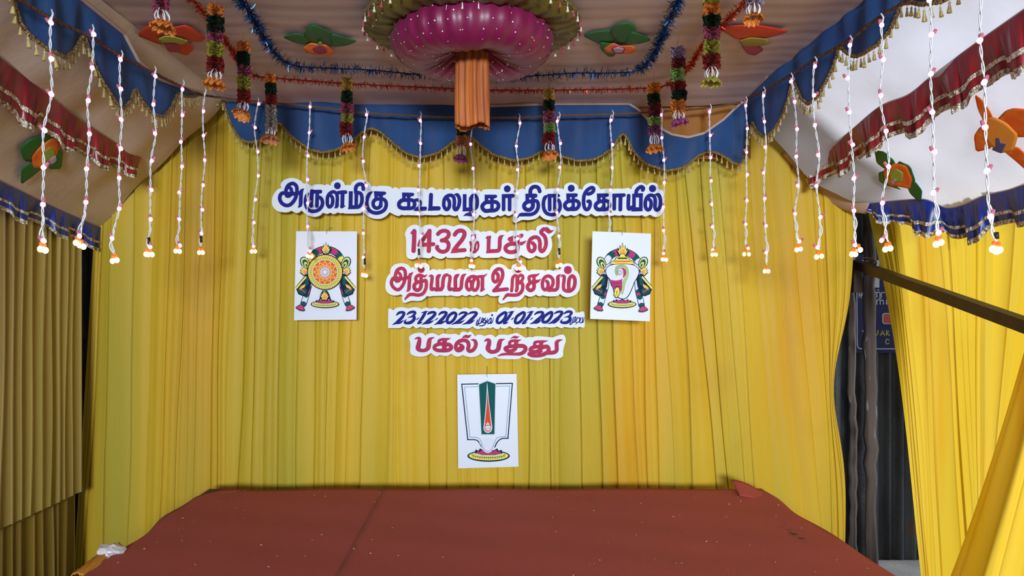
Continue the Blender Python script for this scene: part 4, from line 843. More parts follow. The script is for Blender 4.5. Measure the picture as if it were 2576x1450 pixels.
line2 = [
 ('G', [(S, 135, '390,325 382,650 368,925'), (Pq, '265,405 300,330 400,255 400,400 330,425')]), ('G', [(S, 118, '860,312 720,500 570,720'), (S, 124, '545,740 750,735 970,722'), (S, 132, '850,320 842,600 830,930'), (Pq, '475,770 530,590 640,530 640,800 520,806')]),
 ('G', [(S, 122, '1108,415 1190,340 1320,312 1425,365 1432,460 1350,560 1220,612'), (S, 122, '1220,612 1350,622 1432,720 1402,880 1290,952 1170,932 1085,850 1088,800')]), ('G', [(S, 130, '1620,432 1690,345 1800,308 1900,350 1910,450 1840,590 1700,760 1590,910'), (S, 125, '1585,925 1920,902'), (Pq, '1490,1000 1560,830 1690,840 1690,990')]),
 ('G', [(S, 72, '2095,665 2122,800 2110,910 2150,965 2240,960'), (S, 66, '2240,955 2240,780 2305,650 2338,720 2322,860 2250,955'), (Pq, '2118,445 2268,425 2268,540 2118,560')]),
 ('H', [(Pq, '255,545 290,492 430,458 425,560 300,570'), (Lq, 118, '360,470 345,960'), (Pq, '268,1002 300,875 640,868 640,985'), (S, 120, '560,930 655,910 688,800 692,620 720,510 820,452,12')]),
 ('H', [(Pq, '920,577 955,515 1100,460 1100,640 975,640'), (S, 100, '1040,540 1040,700'), (Pq, '1120,520 1195,438 1255,470 1290,560 1300,700 1200,700 1180,560'), (S, 112, '1230,600 1235,720 1235,860'), (S, 122, '1230,712 1010,718 885,790 868,880 950,955 1100,962 1215,905 1238,800'), (Pq, '1290,412 1390,400 1415,450 1390,510 1305,555 1320,480'), (Pq, '1300,660 1400,642 1508,603 1450,700 1370,757 1300,762')]),
 ('H', [(S, 118, '1690,690 1752,760 1748,870 1680,940 1610,920 1562,820 1570,690 1640,560 1770,508 1870,550 1912,680 1912,860 1960,940 2030,900 2092,760 2092,600 2050,480 1960,390 1955,330 2030,262'), (Pq, '1960,270 2110,193 2180,230 2240,300 2345,288 2270,370 2180,407 2110,370 2050,315 2000,310')]),
]
out2 = [('G', '*120,480 105,400 180,240 330,140 470,140 *610,210 720,150 860,125 970,150 *1080,230 1180,155 1310,130 1450,150 *1590,190 1700,140 1820,130 1980,180 2080,270 *2140,340 2230,300 2320,300'), ('H', '*110,355 210,330 *270,350 370,310 480,340 *570,410 660,320 780,295 880,330 *910,370 1010,310 *1130,320 1230,300 1300,300 *1360,300 1430,290 *1540,330 1650,285 *1790,310 1810,210 1920,140 2080,120 2260,160 2400,190 2420,260 2380,380 *2250,510 2285,700 2260,880 2150,1060 1990,1130 *1790,1070 1700,1130 1580,1160 1450,1110 *1340,1050 1230,1130 1040,1170 860,1140 *720,1080 640,1130 180,1140 *60,1070'), ('G', '2220,1140 *1950,1090 1870,1130 1430,1140 *1360,1090 1250,1160 1120,1160 *950,1080 850,1150 720,1140 *640,1130 550,1130 *480,1110 400,1170 280,1180 180,1130 145,1000 140,650')]
board('small white foam board reading 1432 with pinkish-red Tamil lettering', out2, line2, 'paint_red')
line3 = [
 ('I', [(S, 105, '355,600 358,480 400,330 480,262 580,252 650,330 662,470 640,620 580,770 480,885 380,885 280,800 238,690 270,580 350,530 480,560 620,560 760,520'), (S, 95, '440,370 505,430 522,530 475,620 400,645 360,600'), (Pq, '745,480 770,405 915,348 855,480 838,700 828,880 780,952 675,966 715,900 725,750 735,600')]),
 ('I', [(Dq, 1142, 285, 105), (S, 105, '1000,650 978,550 1040,470 1130,462 1250,490,70 1330,428,10'), (S, 105, '1140,490 1140,700'), (S, 116, '1140,660 1010,675 930,780 955,880 1040,912 1120,850 1142,740'), (S, 105, '1190,640 1280,615 1302,730 1280,880 1190,1020 1050,1062 900,1040 790,1050 700,1130,70 655,1190,50'), (Pq, '690,1180 770,1130 720,1120')]),
 ('I', [(S, 105, '1370,510,14 1420,470,60 1470,500 1468,620 1448,780 1458,890 1535,870'), (S, 116, '1640,870 1640,560 1680,480 1750,430,14'), (S, 108, '1590,900 1750,895'), (S, 112, '1690,890 1785,840 1808,640 1840,505 1900,440,80 1970,410,10')]),
 ('J', [(S, 105, '40,500,14 90,460,60 140,500 142,600 115,780 130,890 205,875'), (S, 116, '312,870 312,560 360,475 440,428,14'), (S, 108, '265,905 430,898'), (S, 112, '370,895 475,850 502,640 530,505 580,450,80 645,418,10')]),
 ('J', [(S, 105, '740,620 795,700 790,850 720,905 655,830 650,700 700,570 810,500 930,515 1000,620 1000,780 950,890 870,910 825,830 835,690 880,590'), (S, 90, '950,510 1090,495 1200,470,60 1285,402,8'), (Pq, '1075,520 1190,500 1185,870 1232,868 1150,940 1072,972 1058,930 1075,860')]),
 ('J', [(S, 108, '1570,400 1612,480 1592,600 1520,662 1458,600 1452,460 1510,340 1610,268 1710,290 1748,400 1732,540 1650,720 1540,860 1475,930'), (S, 115, '1480,925 1690,900 1880,880')]),
 ('K', [(Dq, 465, 275, 110), (S, 100, '265,930 282,780 295,560 365,472 445,510 455,640'), (S, 105, '410,930 432,850 432,560'), (S, 95, '455,520 540,455 608,500 590,600 500,690'), (S, 108, '470,690 580,700 606,800 580,930 490,1030 380,1062 240,1060 130,1060 60,1130,70 10,1195,50')]),
 ('K', [(S, 100, '1120,392,8 1040,450,70 920,475 820,495 795,560 830,680'), (S, 100, '950,500 945,680'), (S, 114, '945,680 835,690 752,780 762,870 840,922 930,870 950,760 930,640'), (Pq, '950,600 1090,592 1170,553 1110,660 1020,712 950,725')]),
 ('K', [(S, 106, '1330,640 1372,700 1362,830 1290,902 1220,850 1200,720 1230,590 1310,500 1420,490 1512,580 1522,720 1470,830 1390,915'), (S, 105, '1395,915 1600,905'), (S, 112, '1560,910 1650,860 1672,680 1672,530 1705,470,80 1775,428,12')]),
 ('K', [(Dq, 1975, 300, 122), (S, 106, '1755,515,14 1810,470,70 1860,500 1858,620 1840,780 1860,900 1960,935'), (S, 112, '2005,900 2000,700 2030,545 2110,480 2180,560 2188,720 2140,860 2040,935 1930,938')]),
]
out3 = [('I', '*205,400 210,280 320,140 540,90 720,130 *830,230 900,215 *950,260 950,120 1130,90 1290,90 1390,180 *1400,320 1500,270 *1620,300 1700,275 *1790,295 1920,260 2050,260'), ('J', '*310,310 430,260 550,280 *580,300 660,255 760,270 *800,310 880,285 *960,300 1100,295 1290,280 *1350,310 1390,220 1500,130 1650,110 1800,160 *1900,260 1950,275'), ('K', '*255,280 290,160 440,95 600,130 700,220 *720,290 760,305 *800,340 870,290 1100,295 1240,300 *1280,330 1380,290 *1540,320 1640,265 1740,280 *1760,190 1850,120 1990,95 2120,150 *2180,310 2260,350 2330,480 2350,700 2320,900 2220,1040 2070,1110 1930,1130 1800,1080 *1740,1020 1650,1090 1370,1100 *1210,1070 1100,1100 *1010,1050 900,1100 800,1110 *670,1060 560,1190 430,1250 180,1260'), ('J', '1780,1310 1680,1320 1620,1250 1625,1150 *1660,1080 1480,1100 1360,1080 *1280,1020 1170,1080 1060,1085 *970,1040 850,1090 *730,1050 630,1095 *510,1060 380,1100 *150,1070 80,1090'), ('I', '*1850,1080 1690,1085 *1480,1090 1400,1105 *1320,1090 1200,1200 1080,1240 850,1235 750,1270 650,1300 580,1260 560,1150 *580,1080 *520,1040 420,1070 280,1070 150,1010 70,900 55,750 90,560 160,440')]
board('wide white foam board with pinkish-red Tamil lettering between the two emblem posters', out3, line3, 'paint_red')
line4 = [
 ('L', [(S, 90, '400,335,46 470,272,78 570,252,80 622,290,90 570,400,92 460,510,96 360,590,60 258,637,12'), (S, 80, '330,592,40 430,575,84 520,560,66 622,488,10')]),
 ('L', [(S, 80, '715,318,40 800,262,78 910,240,80 955,280,88 880,370,60 740,420,14'), (S, 90, '800,395,26 920,385,88 925,470,100 830,560,100 700,582,88 640,552,66 705,455,10')]),
 ('L', [(S, 30, '1000,482,24 1040,450,34 1085,415,18')]),
 ('L', [(S, 90, '1275,250,84 1180,420,96 1055,590,70'), (S, 30, '1145,275,18 1250,242,40 1362,225,14'), (S, 30, '1060,585,50 1120,580,50 1190,548,8')]),
 ('L', [(S, 90, '1340,322,40 1400,272,78 1520,252,80 1568,300,88 1490,400,92 1370,500,96 1250,590,60 1158,627,12'), (S, 80, '1235,592,40 1340,575,80 1440,550,60 1545,488,8')]),
 ('L', [(S, 30, '1572,492,24 1610,462,34 1652,425,18')]),
 ('L', [(S, 90, '1680,332,40 1750,272,78 1860,250,80 1908,290,88 1840,400,92 1740,500,96 1630,590,60 1533,637,12'), (S, 80, '1615,592,40 1720,582,80 1820,550,60 1925,488,8')]),
 ('L', [('O', 90, '2120,272 2200,310 2165,430 2060,550 1950,572 1930,490 1990,360')]),
 ('M', [(S, 90, '415,330,40 500,272,70 610,262,70 645,300,80 560,390,90 430,500,90 300,582,60 183,637,10'), (S, 80, '265,592,40 380,575,72 480,560,60 605,482,8')]),
 ('M', [(S, 90, '700,312,40 800,262,70 920,258,78 948,300,90 870,400,92 760,500,96 640,585,60 508,632,10'), (S, 80, '615,592,40 720,575,80 810,545,60 910,478,8')]),
 ('M', [(S, 34, '990,485 945,600 965,655 1035,600'), (S, 34, '1062,415 1005,560 985,605'), (S, 32, '1085,570 1130,430 1155,470 1110,560 1000,602'), (S, 34, '1225,430 1172,480 1150,565 1205,570 1235,500 1190,492'), (S, 34, '1292,430,14 1262,540 1170,650 1045,668'), (S, 34, '1312,602 1290,560 1340,480 1392,430 1392,520 1330,592'), (S, 34, '1390,545 1370,592 1425,560 1472,405,12'), (Dq, 1425, 342, 32)]),
 ('M', [('O', 86, '1800,265 1852,300 1812,430 1710,550 1602,576 1572,510 1630,380')]),
 ('M', [(S, 90, '2035,250,80 1920,420,92 1785,592,66'), (S, 30, '1890,272,14 2000,240,36 2115,222,10'), (S, 30, '1795,592,50 1850,585,50 1925,548,8')]),
 ('M', [(S, 30, '2005,484,20 2045,450,34 2088,412,14')]),
 ('N', [('O', 88, '430,262 478,310 432,430 330,550 222,582 192,520 250,380')]),
 ('N', [(S, 90, '695,248,80 580,420,92 425,590,66'), (S, 30, '548,272,14 660,238,36 772,218,10'), (S, 30, '435,592,50 490,585,50 565,546,8')]),
 ('N', [(S, 30, '655,484,20 695,448,34 742,408,14')]),
 ('N', [(S, 90, '785,325,40 870,265,76 1000,250,80 1032,300,88 970,400,90 850,500,94 740,575,60 635,612,10'), (S, 80, '735,575,40 840,565,80 930,530,56 985,465,8')]),
 ('N', [('O', 88, '1275,255 1312,310 1262,430 1160,540 1050,552 1028,490 1090,370')]),
 ('N', [(S, 90, '1385,295,36 1480,245,70 1590,240,78 1615,280,88 1540,390,90 1410,490,94 1290,570,60 1168,607,10'), (S, 80, '1280,572,40 1380,560,78 1460,520,56 1565,455,8')]),
 ('N', [(S, 80, '1672,302,36 1770,242,76 1870,238,80 1902,280,86 1830,370,56 1672,412,12'), (S, 90, '1740,392,26 1850,402,86 1855,480,96 1770,560,96 1650,572,84 1580,540,60 1642,455,8')]),
 ('N', [(S, 30, '1902,468 1858,590 1872,632 1940,570'), (S, 28, '1965,405 1912,565'), (S, 28, '1960,565 2010,400 2040,425 1992,545 1920,572'), (S, 28, '2092,408 2032,562 2130,540 2152,430 2110,430'), (S, 26, '2018,642,10 2092,555'), (S, 28, '2192,415 2152,560 2222,560 2244,415'), (S, 28, '2222,562 2255,550 2292,405,12')]),
]
out4 = [('L', '*145,150 210,140 *300,195 390,125 530,100 680,120 *770,140 860,110 970,100 1070,120 *1150,155 1290,115 *1440,145 1570,115 *1720,160 1800,120 1910,105 *2040,155 2160,125 *2330,165'), ('M', '560,125 660,120 *770,160 880,115 1000,130 1100,210 *1120,285 1180,280 *1220,295 1290,275 *1350,270 1480,240 *1550,260 1640,150 1780,110 1920,115 *1990,140 2120,105 *2250,130'), ('N', '420,105 530,100 *610,135 720,100 820,105 *890,140 1010,110 *1160,150 1290,110 *1450,135 1560,105 1660,110 *1740,140 1830,105 1950,140 2010,200 *2030,270 2090,255 *2150,260 2220,230 *2290,235 2310,400 *2305,690 2260,725 *2140,700 2070,735 *1970,715 1880,730 *1680,700 1600,740 *1460,690 1350,720 1190,720 *1090,700 980,720 *900,690 800,745 *540,700 480,740 350,740 *260,720 150,745 *10,680'), ('M', '1850,745 1730,740 *1680,700 1620,760 1530,760 *1460,710 1350,745 *1290,720 1200,755 *1100,740 1000,770 900,740 *830,690 700,750 *460,735 300,745 *130,720 '), ('L', '1900,760 *1800,735 1700,735 1530,745 *1440,700 1350,740 *1100,705 1030,735 970,730 *895,670 780,740 *580,685 500,735 300,735 *140,735 140,400')]
board('long white foam board with slanted blue dates 23-12-2022 and 01-01-2023', out4, line4, 'paint_blue')
line5 = [
 ('O', [(S, 120, '270,350,14 370,312,76 430,345,104 405,500,140 385,630,148 470,690,112 600,682,116 690,610,140 712,480,142 735,370,124 800,318,66 890,288,10')]),
 ('O', [(S, 90, '1010,460,80 1020,400,90 1110,355,84 1250,350,80 1382,318,10'), (S, 100, '1022,420 1022,490'), (Lq, 145, '1192,340 1178,720'), (S, 112, '1180,495 1010,500 892,560 888,640 1000,692 1150,690'), (S, 120, '1190,520 1320,512 1392,580 1362,650 1250,690 1100,692')]),
 ('O', [(S, 118, '1605,500,20 1680,520,90 1742,595 1690,672 1590,692 1530,620 1548,500 1640,410 1790,382 1890,430 1922,540 1900,650 1950,712 2060,672 2132,560 2136,450 2090,382,90 1980,366,10'), (S, 70, '1600,640 1660,590'), (Pq, '1706,328 1750,260 1830,208 1920,226 2018,208 1950,300 1890,326 1800,305')]),
 ('P', [(S, 120, '-150,425,12 -70,372,86 8,390,112 0,500,138 -30,640,146 60,730,122 190,722,122 280,650,140 312,500,146 345,400,126 410,368,66 495,343,10')]),
 ('P', [(S, 90, '625,520,90 640,440,100 725,395,84 860,395,80 990,362,10'), (Lq, 132, '832,390 812,620'), (S, 116, '830,555 630,570 500,625 540,690 660,712 780,660 832,580'), (S, 126, '860,550 1040,558 1112,620 1080,715 960,790,110 760,800,92 560,798,84 400,812,76 320,842,46 255,868,12'), (Pq, '632,338 720,268 780,240 860,260 932,258 880,310 820,336 730,315')]),
 ('P', [(S, 90, '1382,540,90 1400,455,100 1485,425,84 1640,420,80 1798,392,10'), (Lq, 134, '1592,415 1575,640'), (S, 120, '1580,580 1390,582 1268,640 1280,715 1400,735 1520,700 1592,620'), (Pq, '1240,720 1300,790 1560,795 1660,700 1500,690 1300,690'), (S, 126, '1640,590 1760,572 1812,640 1790,730 1650,812 1480,852,110 1300,842,110 1205,800,90 1260,760,80'), (S, 122, '1760,765 1960,752 2052,690 2058,560 2060,450 2120,392,84 2245,358,10')]),
]
out5 = [('O', '*115,350 120,270 230,190 400,150 530,170 *605,240 700,180 850,165 *1015,240 1100,190 1200,175 1350,195 *1530,180 *1640,230 1690,140 1790,120 *1900,150 1970,110 2060,180 *2115,260 2190,215 2300,210 2370,240'), ('P', '*-120,250 0,210 100,220 *200,290 300,215 440,205 *580,220 680,190 850,160 960,220 *1120,310 1210,280 *1330,290 1400,260 1600,260 *1930,295 2020,260 2230,205 2310,270 2335,400 2290,550 2255,720 2250,850 2160,920 1980,940 *1710,920 1600,970 1480,990 1300,970 1130,930 *1000,885 900,950 700,960 420,955 280,935 *180,885 80,930 -50,940 '), ('O', '2400,900 *2280,790 2180,860 2030,890 1900,885 *1730,830 1620,880 1500,860 *1390,790 1260,860 *1040,830 950,870 870,840 *770,770 650,850 480,880 290,860 170,800 140,700 150,500')]
board('white foam board with two red words, lowest of the lettering boards', out5, line5, 'paint_red')

# ================================================================== emblem posters
def poster(label, org, ks, corners, D, draw, Dtop=None):
    """corners in crop pixels: TL TR BR BL"""
    def pl(x, y, dz):
        p = at(org[0]+x/ks, org[1]+y/ks, D); p[1] -= dz; return p
    r = thing('emblem_poster', label, 'poster', pl(sum(c[0] for c in corners)/4, max(c[1] for c in corners), 0), 'emblem posters hung on the backdrop')
    F4 = [pl(x, y, 0) for x, y in corners]; B4 = [pl(x, y, -.004) for x, y in corners]
    MB().add(F4+B4, [(0, 3, 2, 1), (4, 5, 6, 7), (0, 1, 5, 4), (1, 2, 6, 5), (2, 3, 7, 6), (3, 0, 4, 7)]).build('panel', 'poster_board', r)
    mx_, ty = (corners[0][0]+corners[1][0])/2, (corners[0][1]+corners[1][1])/2
    MB().tube(crs([pl(mx_+6, ty+40, .002), pl(mx_-2, ty, .003), pl(mx_+4, ty-40, -.04), pl(mx_-3, ty-110, -.15+(D-3.70))], 5), .0011, 5).build('hanging_thread', 'thread', r)
    mbs = {}; k = [0]
    class Dr:
        part = 'emblem'
        def m(s, c):
            k[0] += 1; s.dz = .0006+.00009*k[0]; mb, ms = mbs.setdefault(s.part, (MB(), []))
            if c not in ms: ms.append(c)
            mb.mi = ms.index(c); return mb
        def P(s, c, pts): poly(nums(pts) if isinstance(pts, str) else pts, s.m(c), pl, s.dz)
        def PS(s, c, pts): poly(crs(np.array(nums(pts) if isinstance(pts, str) else pts), 5, True), s.m(c), pl, s.dz)
        def S(s, c, w_, pts, closed=False):
            Q = np.array(nums(pts) if isinstance(pts, str) else pts, float)
            Q = crs(Q, 6, closed); Q = np.vstack([Q, Q[:1]]) if closed else Q
            mb = s.m(c); ribbon(Q, w_, mb, pl, s.dz)
        def LN(s, c, w_, pts): ribbon(np.array(nums(pts) if isinstance(pts, str) else pts, float), w_, s.m(c), pl, s.dz)
        def E(s, c, x, y, rx, ry=None, rot=0, n=36):
            ry = ry or rx; cr, sr = math.cos(rot), math.sin(rot)
            s.m(c).add([pl(x+rx*math.cos(t)*cr-ry*math.sin(t)*sr, y+rx*math.cos(t)*sr+ry*math.sin(t)*cr, s.dz) for t in np.arange(n)*2*math.pi/n], [tuple(range(n))])
        def dots(s, c, x, y, R, r_, n):
            mb = s.m(c)
            for i in range(n):
                a = 2*math.pi*i/n; mb.add([pl(x+R*math.cos(a)+r_*math.cos(t), y+R*math.sin(a)+r_*math.sin(t), s.dz) for t in np.arange(7)*2*math.pi/7], [tuple(range(7))])
    d = Dr(); d.pl = pl; draw(d)
    for nm, (mb, ms) in mbs.items(): mb.build('printed_'+nm.split(':')[0], ['ink_'+c for c in ms], r)
    return r
def flame(d, x, y, s, rot=0, big=True):
    if not d.part.startswith('side'): d.part = 'flame:%d' % y
    cr, sr = math.cos(rot), math.sin(rot)
    def T(pts, f=1.0): return [(x+f*s*(a*cr-b_*sr), y+f*s*(a*sr+b_*cr)) for a, b_ in pts]
    base = [(-.45, .95), (-.62, .55), (-.85, .1), (-.55, .15), (-.68, -.35), (-.36, -.1), (-.38, -.7), (-.14, -.35), (0, -1.05), (.14, -.35), (.38, -.7), (.36, -.1), (.68, -.35), (.55, .15), (.85, .1), (.62, .55), (.45, .95)]
    d.P('navy', T([(a*1.16, b_*1.1) for a, b_ in base])); d.P('yel', T(base, .9)); d.P('sal', T([(a*.6, b_*.62+.22) for a, b_ in base]))
    for a in (-.22, 0, .22): d.LN('yel', s*.05, T([(a, .8), (a*1.3, -.1)]))
def lotus_base(d, x, y, w, pet=True):
    d.part = 'lotus_base'
    d.E('navy', x, y+w*.03, w*1.08, w*.30); d.E('yel', x, y+w*.02, w, w*.235); d.E('navy', x, y-w*.04, w*.86, w*.17); d.E('lgr', x, y-w*.045, w*.83, w*.15)
    for i in range(-7, 8):
        t = i/7.6; d.LN('navy', w*.022, [(x+w*.80*t, y-w*.02+w*.10*math.sqrt(max(0, 1-t*t))-w*.02), (x+w*.88*t, y+w*.02+w*.17*math.sqrt(max(0, 1-t*t)))])
    d.P('navy', [(x-w*.70, y-w*.12), (x-w*.66, y-w*.30), (x-w*.5, y-w*.24), (x-w*.44, y-w*.36), (x-w*.25, y-w*.25), (x, y-w*.36), (x+w*.25, y-w*.25), (x+w*.44, y-w*.36), (x+w*.5, y-w*.24), (x+w*.66, y-w*.28), (x+w*.70, y-w*.10), (x+w*.3, y-w*.02), (x-w*.3, y-w*.02)])
    d.P('mag', [(x-w*.62, y-w*.11), (x-w*.58, y-w*.22), (x-w*.44, y-w*.18), (x-w*.36, y-w*.28), (x-w*.2, y-w*.2), (x, y-w*.3), (x+w*.2, y-w*.2), (x+w*.38, y-w*.28), (x+w*.46, y-w*.18), (x+w*.6, y-w*.2), (x+w*.62, y-w*.1), (x+w*.28, y-w*.04), (x-w*.28, y-w*.04)])
def band(d, pts, w_, cols):
    d.part = 'garland:'+pts[:7]
    d.S('navy', w_+18, pts); Q = crs(np.array(nums(pts)), 10); n = len(Q)
    e = [0]+[int(c[1]*(n-1)) for c in cols]
    for i, c in enumerate(cols): ribbon(Q[e[i]:e[i+1]+1], [w_]*(e[i+1]-e[i]+1), d.m(c[0]), d.pl, d.dz)
def tasselp(d, x, y, s, rot):
    d.part = 'garland_flower:%d' % x
    cr, sr = math.cos(rot), math.sin(rot)
    for dx in (-.75, -.38, 0, .38, .75):
        pts = lambda f: [(x+s*(a*cr-b_*sr), y+s*(a*sr+b_*cr)) for a, b_ in ((dx*.3-.16*f, -.5), (dx-.26*f, .4), (dx, .75+.12*f-abs(dx)*.25), (dx+.26*f, .4), (dx*.3+.16*f, -.5))]
        d.P('navy', pts(1.5))
    for dx in (-.75, -.38, 0, .38, .75):
        d.P('rose', [(x+s*(a*cr-b_*sr), y+s*(a*sr+b_*cr)) for a, b_ in ((dx*.3-.12, -.45), (dx-.2, .38), (dx, .7-abs(dx)*.25), (dx+.2, .38), (dx*.3+.12, -.45))])
def wing(d, sx, cx):
    d.part = 'side_ornament:%d' % sx
    X = lambda v: cx+sx*(v-cx) if sx < 0 else v
    W = lambda s: [(X(a), b_) for a, b_ in nums(s)]
    d.P('navy', W('75,890 95,930 120,990 190,1020 245,1010 300,880 318,760 300,700 230,700')); d.P('tealD', W('110,915 130,970 190,1000 235,990 250,930 160,850'))
    d.P('tealD', W('232,735 275,715 268,850 200,880')); d.LN('yel', 26, W('228,742 92,900')); d.LN('lgr', 10, W('232,738 96,896'))
    for a, b_ in ((150, 880), (172, 860), (195, 850)): d.E('gold', X(a+8), b_+22, 14, 30, .5*sx)
    d.LN('red', 12, W('138,905 220,960'))
    d.E('navy', X(218), 530, 66, 92, -.45*sx); d.E('lgr', X(220), 530, 54, 80, -.45*sx); d.E('tealD', X(226), 540, 40, 62, -.45*sx); d.E('yel', X(236), 560, 26, 44, -.45*sx); d.E('tealD', X(242), 568, 12, 28, -.45*sx)
    flame(d, X(205), 640, 74, -.35*sx); d.E('navy', X(250), 680, 20); d.E('wht', X(250), 680, 14); d.E('blu', X(250), 680, 7)
def draw_wheel(d):
    band(d, '300,480 350,400 430,352 520,335 610,352 690,400 745,480', 86, [('yel', .10), ('tealD', .24), ('mag', .40), ('tealD', .60), ('mag', .76), ('tealD', .90), ('yel', 1)])
    band(d, '285,760 275,850 250,950 225,1040 195,1130', 74, [('wht', .28), ('tealD', .36), ('mag', .54), ('tealD', .66), ('wht', .88), ('tealD', 1)])
    band(d, '748,760 760,850 785,950 808,1040 840,1130', 74, [('wht', .28), ('tealD', .36), ('mag', .54), ('tealD', .66), ('wht', .88), ('tealD', 1)])
    wing(d, 1, 515); wing(d, -1, 518)
    tasselp(d, 160, 1180, 66, .35); tasselp(d, 872, 1180, 66, -.35)
    flame(d, 525, 320, 82)
    d.part = 'wheel'
    d.E('navy', 515, 668, 262); d.E('yel', 515, 668, 248); d.dots('org', 515, 668, 234, 9, 46); d.E('navy', 515, 668, 218); d.E('lgr', 515, 668, 214); d.dots('grn', 515, 668, 198, 9, 40); d.E('gold', 515, 668, 182); d.E('red', 515, 668, 174)
    for i in range(12):
        a = 2*math.pi*i/12
        for st in (4, 5):
            e = a+2*math.pi*st/12; d.LN('gold', 6, [(515+172*math.cos(a), 668+172*math.sin(a)), (515+172*math.cos(e), 668+172*math.sin(e))])
    d.E('red', 515, 668, 76); d.E('lbl', 515, 668, 72); d.dots('wht', 515, 668, 60, 10, 16); d.E('navy', 515, 668, 46); d.E('wht', 515, 668, 42); d.E('org', 515, 668, 34); d.E('wht', 515, 668, 28)
    d.E('grn', 525, 383, 22); d.E('wht', 525, 383, 15); d.E('navy', 525, 383, 8)
    lotus_base(d, 515, 1130, 192); d.P('navy', '435,1065 455,980 480,935 545,935 575,985 600,1065'); flame(d, 512, 1005, 76); d.E('grn', 510, 957, 17); d.E('lgr', 510, 957, 9)
def draw_conch(d):
    band(d, '295,510 350,430 430,385 525,370 620,390 700,440 758,515', 86, [('wht', .10), ('tealD', .24), ('mag', .40), ('tealD', .62), ('mag', .77), ('tealD', .90), ('wht', 1)])
    band(d, '290,770 280,880 255,970 235,1050 205,1140', 74, [('wht', .30), ('tealD', .40), ('mag', .58), ('tealD', .68), ('wht', .88), ('tealD', 1)])
    band(d, '745,790 752,900 765,980 785,1060 805,1150', 74, [('wht', .30), ('tealD', .40), ('mag', .58), ('tealD', .68), ('wht', .88), ('tealD', 1)])
    wing(d, 1, 520); wing(d, -1, 522)
    tasselp(d, 180, 1185, 66, .25); tasselp(d, 822, 1200, 66, -.2)
    flame(d, 525, 345, 96); d.part = 'lid'; d.P('navy', '340,556 355,520 410,488 425,455 480,430 485,400 560,400 565,430 615,455 635,488 690,520 700,556'); d.P('yel', '350,550 362,525 415,495 432,462 488,436 492,408 552,408 556,436 608,462 628,495 680,525 692,550'); d.P('org', '385,525 420,500 620,500 660,525'); d.P('tealD', '440,478 465,455 580,455 600,478')
    d.part = 'conch_shell'
    d.PS('navy', '275,660 300,590 380,555 520,545 660,555 740,595 768,660 745,740 700,820 670,900 630,990 580,1050 520,1062 450,1040 405,990 385,910 355,850 335,780 300,740')
    d.PS('wht', '282,660 306,598 384,563 520,553 656,563 733,600 758,660 736,735 690,815 660,895 620,982 574,1040 520,1052 455,1030 413,984 394,905 364,845 344,775 308,732')
    d.PS('mag', '345,785 420,790 500,775 560,720 572,660 545,615 500,605 460,625 452,650 470,625 510,620 532,660 530,720 520,780 515,850 505,930 470,960 420,920 385,900 365,845')
    for p in ('350,822 430,832 515,822', '362,862 430,875 512,868', '385,902 440,915 505,908'): d.S('navy', 5, p)
    d.S('lgr', 34, '510,985 530,900 545,820 580,740 592,660 560,595 500,578 445,600 430,660 450,710'); d.S('navy', 5, '495,985 512,900 528,820 562,735 575,660 548,608 500,592 458,612 446,660 460,700'); d.S('navy', 5, '525,985 546,900 562,825 598,745 608,660 572,582 500,562 432,590 414,660 434,720')
    for t in crs(np.array(nums('510,985 530,900 545,820 580,740 592,660 560,595 500,578 445,600 430,660 450,710')), 4)[1:-1]: d.E('grn', t[0], t[1], 6)
    d.E('navy', 482, 675, 34); d.E('wht', 482, 675, 29); d.E('navy', 482, 675, 18); d.E('wht', 482, 675, 14)
    d.S('navy', 44, '415,1000 425,930 450,900 462,950 450,1000 430,1025'); d.S('yel', 30, '415,1000 425,930 450,905 460,950 448,1000 430,1020')
    lotus_base(d, 515, 1130, 192)
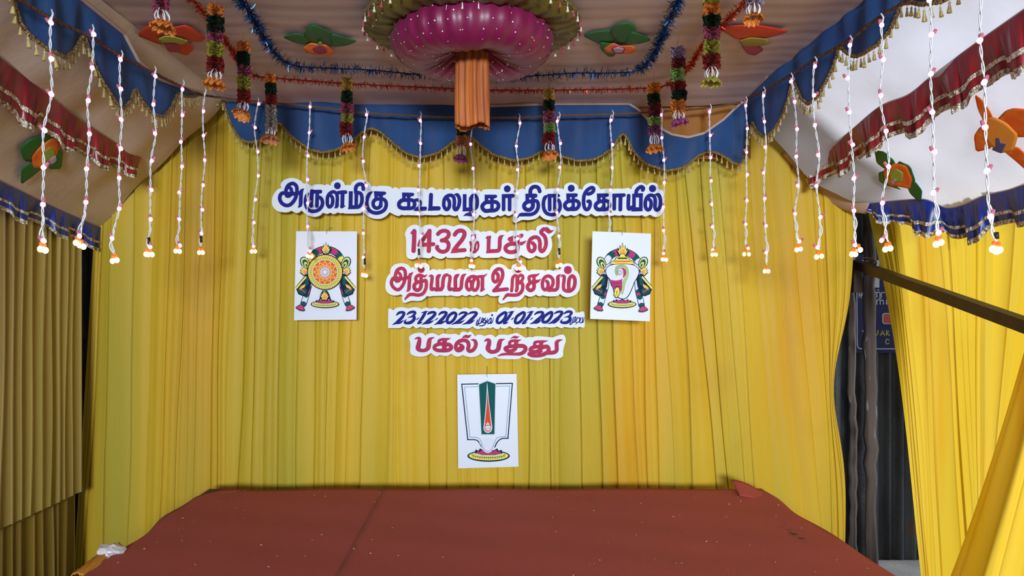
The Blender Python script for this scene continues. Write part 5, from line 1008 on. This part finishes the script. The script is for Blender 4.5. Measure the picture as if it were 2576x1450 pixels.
def draw_namam(d):
    d.part = 'outline'
    d.LN('navy', 15, '400,202 148,208'); d.LN('navy', 15, '148,204 233,985'); d.LN('navy', 15, '228,985 330,985'); d.S('navy', 15, '325,985 370,1000 405,1045 430,1090'); d.S('navy', 15, '612,1090 640,1030 675,990 720,968'); d.LN('navy', 15, '715,968 800,965'); d.LN('navy', 15, '796,968 858,195'); d.LN('navy', 15, '858,194 610,200')
    lotus_base(d, 525, 1205, 276)
    d.part = 'inner_line'
    d.PS('wht', '400,1020 420,1060 445,1130 480,1160 515,1170 550,1160 580,1130 605,1060 625,1010 515,960')
    d.LN('blu', 6, '395,240 188,245'); d.LN('blu', 6, '188,243 264,950'); d.LN('blu', 6, '262,950 345,950'); d.S('blu', 6, '343,950 400,975 430,1040 455,1110 490,1142 515,1148 545,1140 575,1105 605,1030 640,965 690,945'); d.LN('blu', 6, '688,945 768,940'); d.LN('blu', 6, '766,942 822,230'); d.LN('blu', 6, '824,231 615,236')
    d.part = 'green_band'
    d.P('wht', '382,200 505,152 628,195 616,918 415,920'); d.P('teal', '390,210 505,162 620,200 607,908 425,910')
    d.part = 'red_drop'
    d.PS('wht', '505,180 512,250 530,450 560,680 575,800 570,850 545,880 515,888 480,878 458,845 455,800 470,680 490,450 500,250'); d.PS('drop', '507,275 512,350 528,500 550,680 562,800 556,845 538,866 514,872 490,864 470,840 468,800 480,680 497,500 504,350')
    d.P('wht', '513,728 522,760 538,752 530,790 560,800 548,845 520,858 488,848 474,815 478,800 498,790 484,752 504,762'); d.E('drop', 514, 780, 9, 14); d.LN('drop', 6, '482,828 552,822')

poster('white poster of a red discus wheel emblem on a lotus base, left of the lettering', (730, 570), 5.8, [(88, 70), (975, 72), (968, 1362), (55, 1370)], 3.70, draw_wheel)
poster('white poster of a white conch emblem on a lotus base, right of the lettering', (1475, 570), 5.8, [(90, 70), (945, 105), (925, 1385), (55, 1350)], 3.50, draw_conch)
poster('white poster of a U-shaped mark around a green band and red drop, below the lettering', (1135, 930), 5.577, [(85, 72), (918, 62), (945, 1365), (98, 1388)], 3.70, draw_namam)
for o_ in bpy.data.objects:
    if '_o' in o_: del o_['_o']
